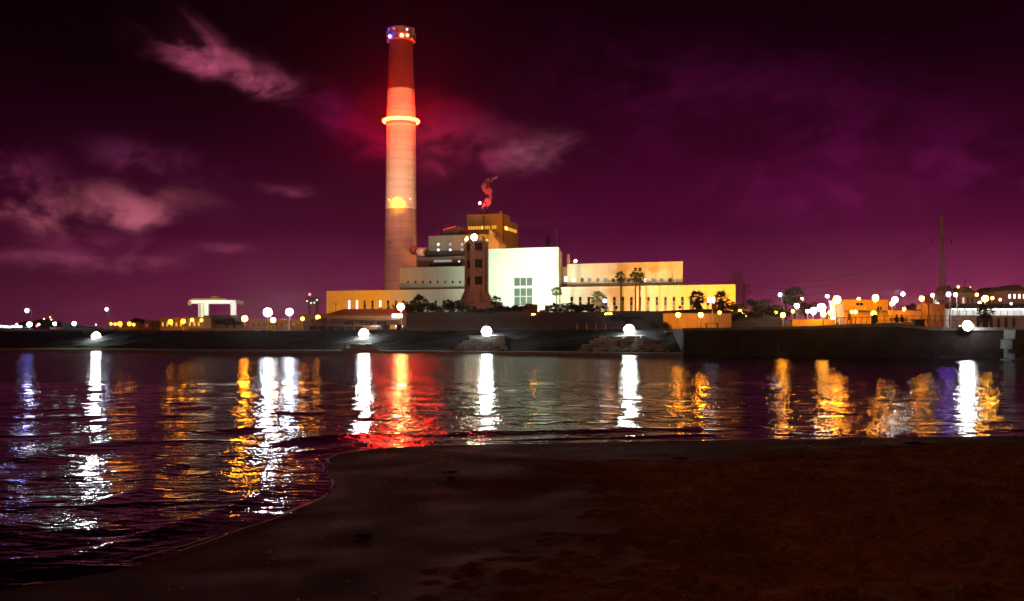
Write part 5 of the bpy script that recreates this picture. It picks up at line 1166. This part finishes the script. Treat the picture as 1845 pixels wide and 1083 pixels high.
# houses far behind on the right
litset = {1, 3}
FARW = wallmat('far_house_wall', (.66, .60, .62), .15)
for a in [(1683, 1703, 532, 430, 10, 'pale far house left of the pylon foot', 3, 2), (1703, 1716, 524, 450, 10, 'tall pale far block behind the violet lamp', 2, 3), (1732, 1756, 527, 440, 12, 'wide pale far house right of the violet lamp', 3, 2),
          (1756, 1772, 536, 460, 9, 'low far house left of the glowing palm', 2, 1), (1781, 1806, 527, 470, 14, 'dim far block with stepped roof right of the glowing palm', 4, 2), (1815, 1850, 524, 430, 12, 'pale far house with bright windows at the right edge', 4, 3)]:
    litset = {0, 3} if a[1] < 1800 else {6, 7, 8, 9, 10, 11}
    tt = flat(a[0], a[1], a[2], a[3], a[4], a[5], FARW, name='far_house', cat='house', wins=a[6], rows=a[7], litw=emit((1, .66, .5), 1.3 if a[1] < 1800 else 5.0), roofm=TIN); tt['group'] = 'far houses on the right'
    w = ax(a[1], a[3])-ax(a[0], a[3]); h_ = az(a[2], a[3])-tt.location.z
    if a[0] in (1732, 1781, 1703, 1815): MB().prism([(-.3, h_+.22), (w+.3, h_+.22), (w*.62, h_+2.6), (w*.38, h_+2.6)], 0, a[4]).build('roof_ridge', TIN, tt)
    if a[0] in (1703, 1732): MB().cyl((w*.5, 3, h_+2.4), (w*.5, 3, h_+7), .14, .08, 5).build('roof_mast', DARKM, tt)
for px, py, Y, lab in ((1726.5, 517, 440, 'small orange light on the roof of the wide far house'), (1747, 518.5, 445, 'small yellow light above the wide far house'), (1760, 531, 300, 'small orange red post light left of the glowing palm'), (1788, 537, 300, 'small yellow post light right of the glowing palm'), (1802, 540, 380, 'yellow light low on the dim far block')):
    lamp(px, py, Y, (1, .5, .1), .5, 16, lab, group='far lamps at right')
lamp(1690, 548, 400, (1, .75, .8), .5, 60, 'pale lamp in the yard before the far houses by the pylon', group='far lamps at right'); lamp(1765, 545, 400, (1, .7, .75), .5, 60, 'pale lamp in the yard left of the glowing palm', group='far lamps at right'); lamp(1822, 548, 390, (1, .75, .75), .5, 60, 'pale lamp before the far house at the right edge', group='far lamps at right')
# timber piles on the quay
for i, (px, lab) in enumerate(((1762, 'leftmost of six timber piles, next to the far right floodlight'), (1774, 'second timber pile from the left on the quay'), (1786, 'third timber pile from the left on the quay'), (1799, 'fourth timber pile from the left on the quay'), (1812.5, 'fifth timber pile from the left on the quay'), (1826.5, 'rightmost of six timber piles on the quay'))):
    Y = 120.5; X_ = ax(px, Y); zg = gz(X_, Y); t = thing('timber_pile', lab, 'post', (X_, Y, zg), 0, 'timber piles on the quay'); h = az(574.5+random.uniform(-.8, .8), Y)-zg
    MB().tube([(0, 0, -.2), (.02, 0, h*.5), (-.02+.04*(i % 2), 0, h)], [.19, .17, .15], 9).build('pile', TIMBER, t); MB().lathe([(.17, h), (.19, h+.05), (.06, h+.14)], (0, 0, 0), 9).build('cap', DARKM, t)
t = thing('pile_rail', 'thin steel rail running behind the timber piles', 'railing', (ax(1758, 123.5), 123.5, gz(ax(1758, 123.5), 123.5)))
W_ = ax(1845, 123.5)-t.location.x
for k in range(8): MB().cyl((W_*k/7, 0, 0), (W_*k/7, 0, 1.15), .035, .035, 6).build('post', GALV, t)
for z in (.6, 1.12): MB().cyl((0, 0, z), (W_, 0, z), .03, .03, 6).build('rail', GALV, t)
# concrete groyne at the right edge
gx = ax(1823, 109); t = thing('groyne_block', 'rough concrete block standing in the water at the right edge', 'block', (gx, 109, 0)); r = random.Random(4)
for j in range(4):
    for i in range(4):
        a = i*1.25+r.uniform(-.08, .08)+(.4 if j % 2 else 0); z = -1+j*1.1
        MB().add([(a+.03, r.uniform(-.15, .1), z+.03), (a+1.2, r.uniform(-.15, .1), z+.03), (a+1.2, 2.6, z+.03), (a+.03, 2.6, z+.03), (a+.06, r.uniform(-.1, .15), z+1.06), (a+1.17, r.uniform(-.1, .15), z+1.06), (a+1.17, 2.6, z+1.06), (a+.06, 2.6, z+1.06)], [(0, 1, 5, 4), (1, 2, 6, 5), (3, 0, 4, 7), (4, 5, 6, 7)]).build('stone_block', mat('groyne_stone', (.13, .125, .12), .9, .5, 1.2, .06, 3), t)
# railing and box on the quay
t = thing('quay_railing', 'black railing with leaning posts in front of the yellow building', 'railing', (ax(1506, 129), 129, gz(ax(1506, 129), 129))); zg = t.location.z; W_ = ax(1577, 129)-t.location.x
for k, f in enumerate((0, .05, .1, .15, .2, .27, .36, .48, .62, .76, .9, 1.0)): MB().cyl((W_*f, 0, -.1), (W_*f+.22, 0, .95), .05 if k else .09, .04, 6).build('post', DARKM, t)
MB().tube([(.2, 0, .92), (W_*.3, 0, .98), (W_+.25, 0, 1.04)], .04, 6).build('rail', DARKM, t)
t = thing('quay_parapet', 'low ochre parapet glowing orange on the quay left of the railing', 'wall', (ax(1428, 130), 130, gz(ax(1428, 130), 130))); W_ = ax(1505, 130)-t.location.x
for i in range(6): MB().box(W_*i/6+.015, W_*(i+1)/6-.015, 0, .3, -.2, az(576, 130)-t.location.z).build('panel', OCHRE, t)
MB().box(0, W_, -.06, .36, az(576, 130)-t.location.z, az(575, 130)-t.location.z).build('coping', CONC, t)
t = thing('quay_railing', 'thin long railing behind the seated pair on the quay', 'railing', (ax(1581, 127), 127, gz(ax(1581, 127), 127))); W_ = ax(1762, 127)-t.location.x
for k in range(15): MB().cyl((W_*k/14, 0, -.1), (W_*k/14, 0, 1.18), .035, .035, 6).build('post', DARKM, t)
for z in (.6, 1.16): MB().cyl((0, 0, z), (W_, 0, z), .028, .028, 6).build('rail', DARKM, t)
t = thing('quay_kiosk', 'dark box shaped kiosk right of the seated pair', 'kiosk', (ax(1657, 123), 123, gz(ax(1657, 123), 123))); MB().box(-.62, .62, 0, 1.1, 0, 1.0).build('body', DARKM, t); MB().box(-.72, .72, -.1, 1.2, 1.0, 1.12).build('lid', TIMBER, t)
for x in (-.3, .3): MB().box(x-.26, x+.26, -.03, 0, .12, .9).build('door', TIMBER, t)
t = thing('quay_step', 'pale lit kerb under the seated pair', 'kerb', (ax(1581, 121), 121, gz(ax(1581, 121), 121)))
W_ = ax(1648, 121)-t.location.x
for i in range(5): MB().box(W_*i/5+.01, W_*(i+1)/5-.01, 0, .5, -.1, .22).build('kerb_stone', PORT, t)
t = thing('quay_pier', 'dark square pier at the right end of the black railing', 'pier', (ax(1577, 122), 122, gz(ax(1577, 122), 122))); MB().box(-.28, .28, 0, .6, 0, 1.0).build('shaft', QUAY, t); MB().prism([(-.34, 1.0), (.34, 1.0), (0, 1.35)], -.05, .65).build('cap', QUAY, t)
# bench with two people, seen from behind the water
BXp, BYp = ax(1623.5, 122), 122.4; zb = gz(BXp, BYp)
t = thing('bench', 'bench with two people sitting close together on the quay', 'bench', (BXp, BYp, zb))
for y in (-.2, -.02, .16): MB().box(-1.15, 1.15, y, y+.14, .41, .45).build('slat', TIMBER, t)
for z in (.62, .8): MB().box(-1.15, 1.15, .36, .40, z, z+.12).build('back_slat', TIMBER, t)
for x in (-1.0, 1.0):
    MB().box(x-.04, x+.04, -.15, .32, 0, .41).build('leg', DARKM, t); MB().cyl((x, .38, .4), (x, .42, .95), .03, .03, 6).build('back_post', DARKM, t)
def person(x, label, shirt, lean):
    t = thing('person', label, 'person', (BXp+x, BYp, zb)); me = bpy.data.meshes.new('body'); vs, es, rs = [], [], []
    def v(p, r, par=None):
        vs.append(p); rs.append(r)
        if par is not None: es.append((par, len(vs)-1))
        return len(vs)-1
    pel = v((0, .05, .55), .15); w = v((lean*.2, .08, .72), .135, pel); c = v((lean*.5, .06, .93), .155, w); nk = v((lean*.8, .03, 1.10), .06, c); hd = v((lean, .0, 1.24), .10, nk); v((lean*1.05, 0, 1.34), .085, hd)
    for s in (-1, 1):
        h = v((s*.10, -.02, .53), .095, pel); kn = v((s*.13, -.42, .52), .072, h); an = v((s*.12, -.44, .12), .045, kn); ft = v((s*.13, -.50, .06), .042, an); v((s*.14, -.66, .05), .03, ft)
        sh = v((lean*.5+s*.19, .05, 1.01), .07, c); el = v((lean*.4+s*.24, -.06, .77), .05, sh); wr = v((s*.15, -.28, .66), .034, el); pm = v((s*.13, -.36, .63), .034, wr)
        for k in range(4): f = v((s*(.13+.03*(k-1.5)), -.42, .625), .010, pm); v((s*(.13+.032*(k-1.5)), -.46-.012*(1.5-abs(k-1.5)), .605), .008, f)
        th = v((s*.085, -.37, .63), .011, pm); v((s*.07, -.41, .615), .009, th)
    me.from_pydata(vs, es, []); o = link('body', me, t); me.materials.append(shirt)
    sk = o.modifiers.new('skin', 'SKIN'); sk.use_smooth_shade = True
    for i, r in enumerate(rs): me.skin_vertices[0].data[i].radius = (r, r)
    me.skin_vertices[0].data[0].use_root = True
    o.modifiers.new('sub', 'SUBSURF').levels = 1; o.modifiers['sub'].render_levels = 2
    MB().ball((lean*1.03, .025, 1.31), .112, 12, 8, 1.02).build('hair', mat('dark_hair', (.02, .015, .012), .6), t, smooth=True)
    MB().lathe([(.17, .5), (.175, .62), (.155, .74), (.185, .93), (.15, 1.04), (.07, 1.10)], (lean*.45, .06, 0), 14, False).build('jacket', shirt, t, smooth=True)
person(-.42, 'left one of two people in dark clothes sitting on the quay bench', mat('dark_jacket', (.03, .025, .03), .8), .05); person(.30, 'right one of two people in dark clothes sitting on the quay bench', mat('navy_jacket', (.025, .025, .05), .8), -.06)
# white car parked in the glare
X_ = ax(1386, 238); zg = gz(X_, 238); zc_ = az(580.5, 238); t = thing('parked_car', 'small white car parked side on below the round trees', 'car', (X_, 238, zg)); 
CARP = mat('white_car_paint', (.75, .74, .70), .3, .05, 1, spec=.6)
body = [(-1.95, .35), (-1.95, .75), (-1.75, .92), (-1.1, .98), (-.55, 1.42), (.75, 1.45), (1.4, 1.02), (1.9, .92), (2.0, .6), (1.98, .35)]
MB().prism(body, -.8, .8).build('body', CARP, t)
for a, b in ((-.95, -.05), (.05, 1.1)): MB().prism([(a+.1, 1.02), (b, 1.02), (b-.18 if b > 1 else b, 1.36), (a+.42 if a < -.5 else a, 1.36)], -.83, -.81).build('side_window', PANE, t)
for x in (-1.25, 1.25):
    w_ = MB().cyl((x, -.86, .33), (x, -.62, .33), .33, .33, 14).build('wheel', DARKM, t); MB().cyl((x, -.875, .33), (x, -.86, .33), .19, .19, 10).build('rim', GALV, w_)
MB().box(1.93, 2.02, -.7, -.45, .62, .76).build('headlight', PANE2, t); MB().box(-2.0, -1.93, -.72, -.5, .62, .78).build('tail_light', ROOFR, t); MB().box(.0, .12, -.84, -.81, .78, .82).build('door_handle', GALV, t)

# ------------------------------------------------------------------ floods on roofs and at the tower, small beach things
def rflood(world, tgt, col, W, ang, label):
    src = Vector(world); d = (Vector(tgt)-src).normalized(); t = thing('roof_floodlight', label, 'floodlight', src-Vector((0, 0, .6)), 0, 'facade floodlights')
    MB().cyl((0, 0, 0), (0, 0, .45), .07, .07, 6).build('stand', DARKM, t); q = d.to_track_quat('-Z', 'Y').to_euler(); o = MB().cyl((0, 0, .4), (0, 0, -.05), .18, .34, 10, False).build('housing', DARKM, t, loc=(0, 0, .6)); o.rotation_euler = q
    l = bpy.data.lights.new('beam', 'SPOT'); l.energy = W; l.color = col; l.spot_size = math.radians(ang); l.spot_blend = .9; l.shadow_soft_size = .35
    lo = bpy.data.objects.new('beam', l); COL.objects.link(lo); lo.parent = t; lo.location = Vector((0, 0, .6))+d*.1; lo.rotation_euler = q
rflood(fw(fu(905, 12), 12, ZH+.9), fw(fu(888, HB), HB, zb1-7), (1, .34, .03), 42000, 80, 'sodium floodlight on the hall roof aimed at the brown boiler house')
rflood(fw(uh1-12, 19, ZH+.9), fw(b1, HB+12, zb1-8), (1, .36, .03), 36000, 80, 'sodium floodlight on the hall roof aimed at the side of the boiler house')
rflood((ax(772, 436), 436, az(484, 436)), (ax(749, 450), 450, az(440, 450)), (1, .36, .01), 9000, 80, 'sodium floodlight on the middle range roof beside the chimney')
flood(855, 222, (TX, TY, tz0+10), (1, .34, .23), 10000, 34, .9, 'pinkish floodlight on the slope aimed at the slender tower')
flood(795, 262, fw(fu(800, CD), CD, fz(800, 440, CD)), (1, .4, .6), 9000, 26, .9, 'dim pink floodlight aimed at the mauve annex', lift=1.0)
rflood(fw(fu(655, 4), 4, ZT1+.9), (cX-2, CY_-7, 34), (1, .40, .28), 300000, 62, 'left floodlight on the front range roof aimed at the lower chimney')
rflood(fw(fu(690, 3), 3, ZT1+.9), (cX, CY_-7, 88), (1, .44, .22), 560000, 46, 'right floodlight on the front range roof aimed at the white chimney band')
SWEED = mat('seaweed', (.03, .022, .018), .8, .4, 8)
for i, (px, py, w, lab) in enumerate(((810, 853, .26, 'larger dark seaweed clump on the wet sand near the spit'), (812, 864, .17, 'small dark seaweed clump just below the larger one'), (652, 969, .24, 'dark seaweed strand at the edge of the dry sand'), (1225, 828, .26, 'flat dark seaweed clump on the sand right of centre'), (1650, 800, .5, 'long dark seaweed strand near the water at right'))):
    Y = CAM_H*FPX/(py-HY)
    for _ in range(6): Xq = ax(px, Y); Y = (CAM_H-beach_z(Xq, Y))*FPX/(py-HY)
    Xq = ax(px, Y); r = random.Random(i); m = MB(); w *= .62
    for k in range(16):
        a = r.uniform(0, 6.28); q0 = Vector((r.uniform(-w, w)*.6, r.uniform(-w, w)*.4, .01)); m.tube([q0, q0+Vector((math.cos(a)*w*.3, math.sin(a)*w*.2, r.uniform(.01, .035))), q0+Vector((math.cos(a+.6)*w*.6, math.sin(a+.6)*w*.4, .01))], [.012, .016, .006], 5)
    o = m.build('seaweed', SWEED, loc=(Xq, Y, beach_z(Xq, Y))); tag(o, lab, 'seaweed', 'seaweed clumps on the beach')

pb = MB(); r = random.Random(12)
for k in range(900):
    x, y = r.uniform(-6, 14), r.uniform(9.5, 26.5); d = float(shore(np.array([x]), np.array([y]))[0])
    if d < .5: continue
    q = r.uniform(.008, .026)*(1.4 if r.random() < .1 else 1); z = beach_z(x, y); a = r.uniform(0, 6.28)
    c, s_ = math.cos(a)*q, math.sin(a)*q
    pb.add([(x-c, y-s_, z), (x+s_*.6, y-c*.6, z), (x+c, y+s_, z), (x-s_*.6, y+c*.6, z), (x, y, z+q*.7)], [(0, 1, 4), (1, 2, 4), (2, 3, 4), (3, 0, 4)])
o = pb.build('shell_grit', mat('shell_fragments', (.6, .52, .42), .5, .5, 12)); tag(o, 'scattered shell fragments and small stones on the trodden sand', 'shells', kind='stuff')
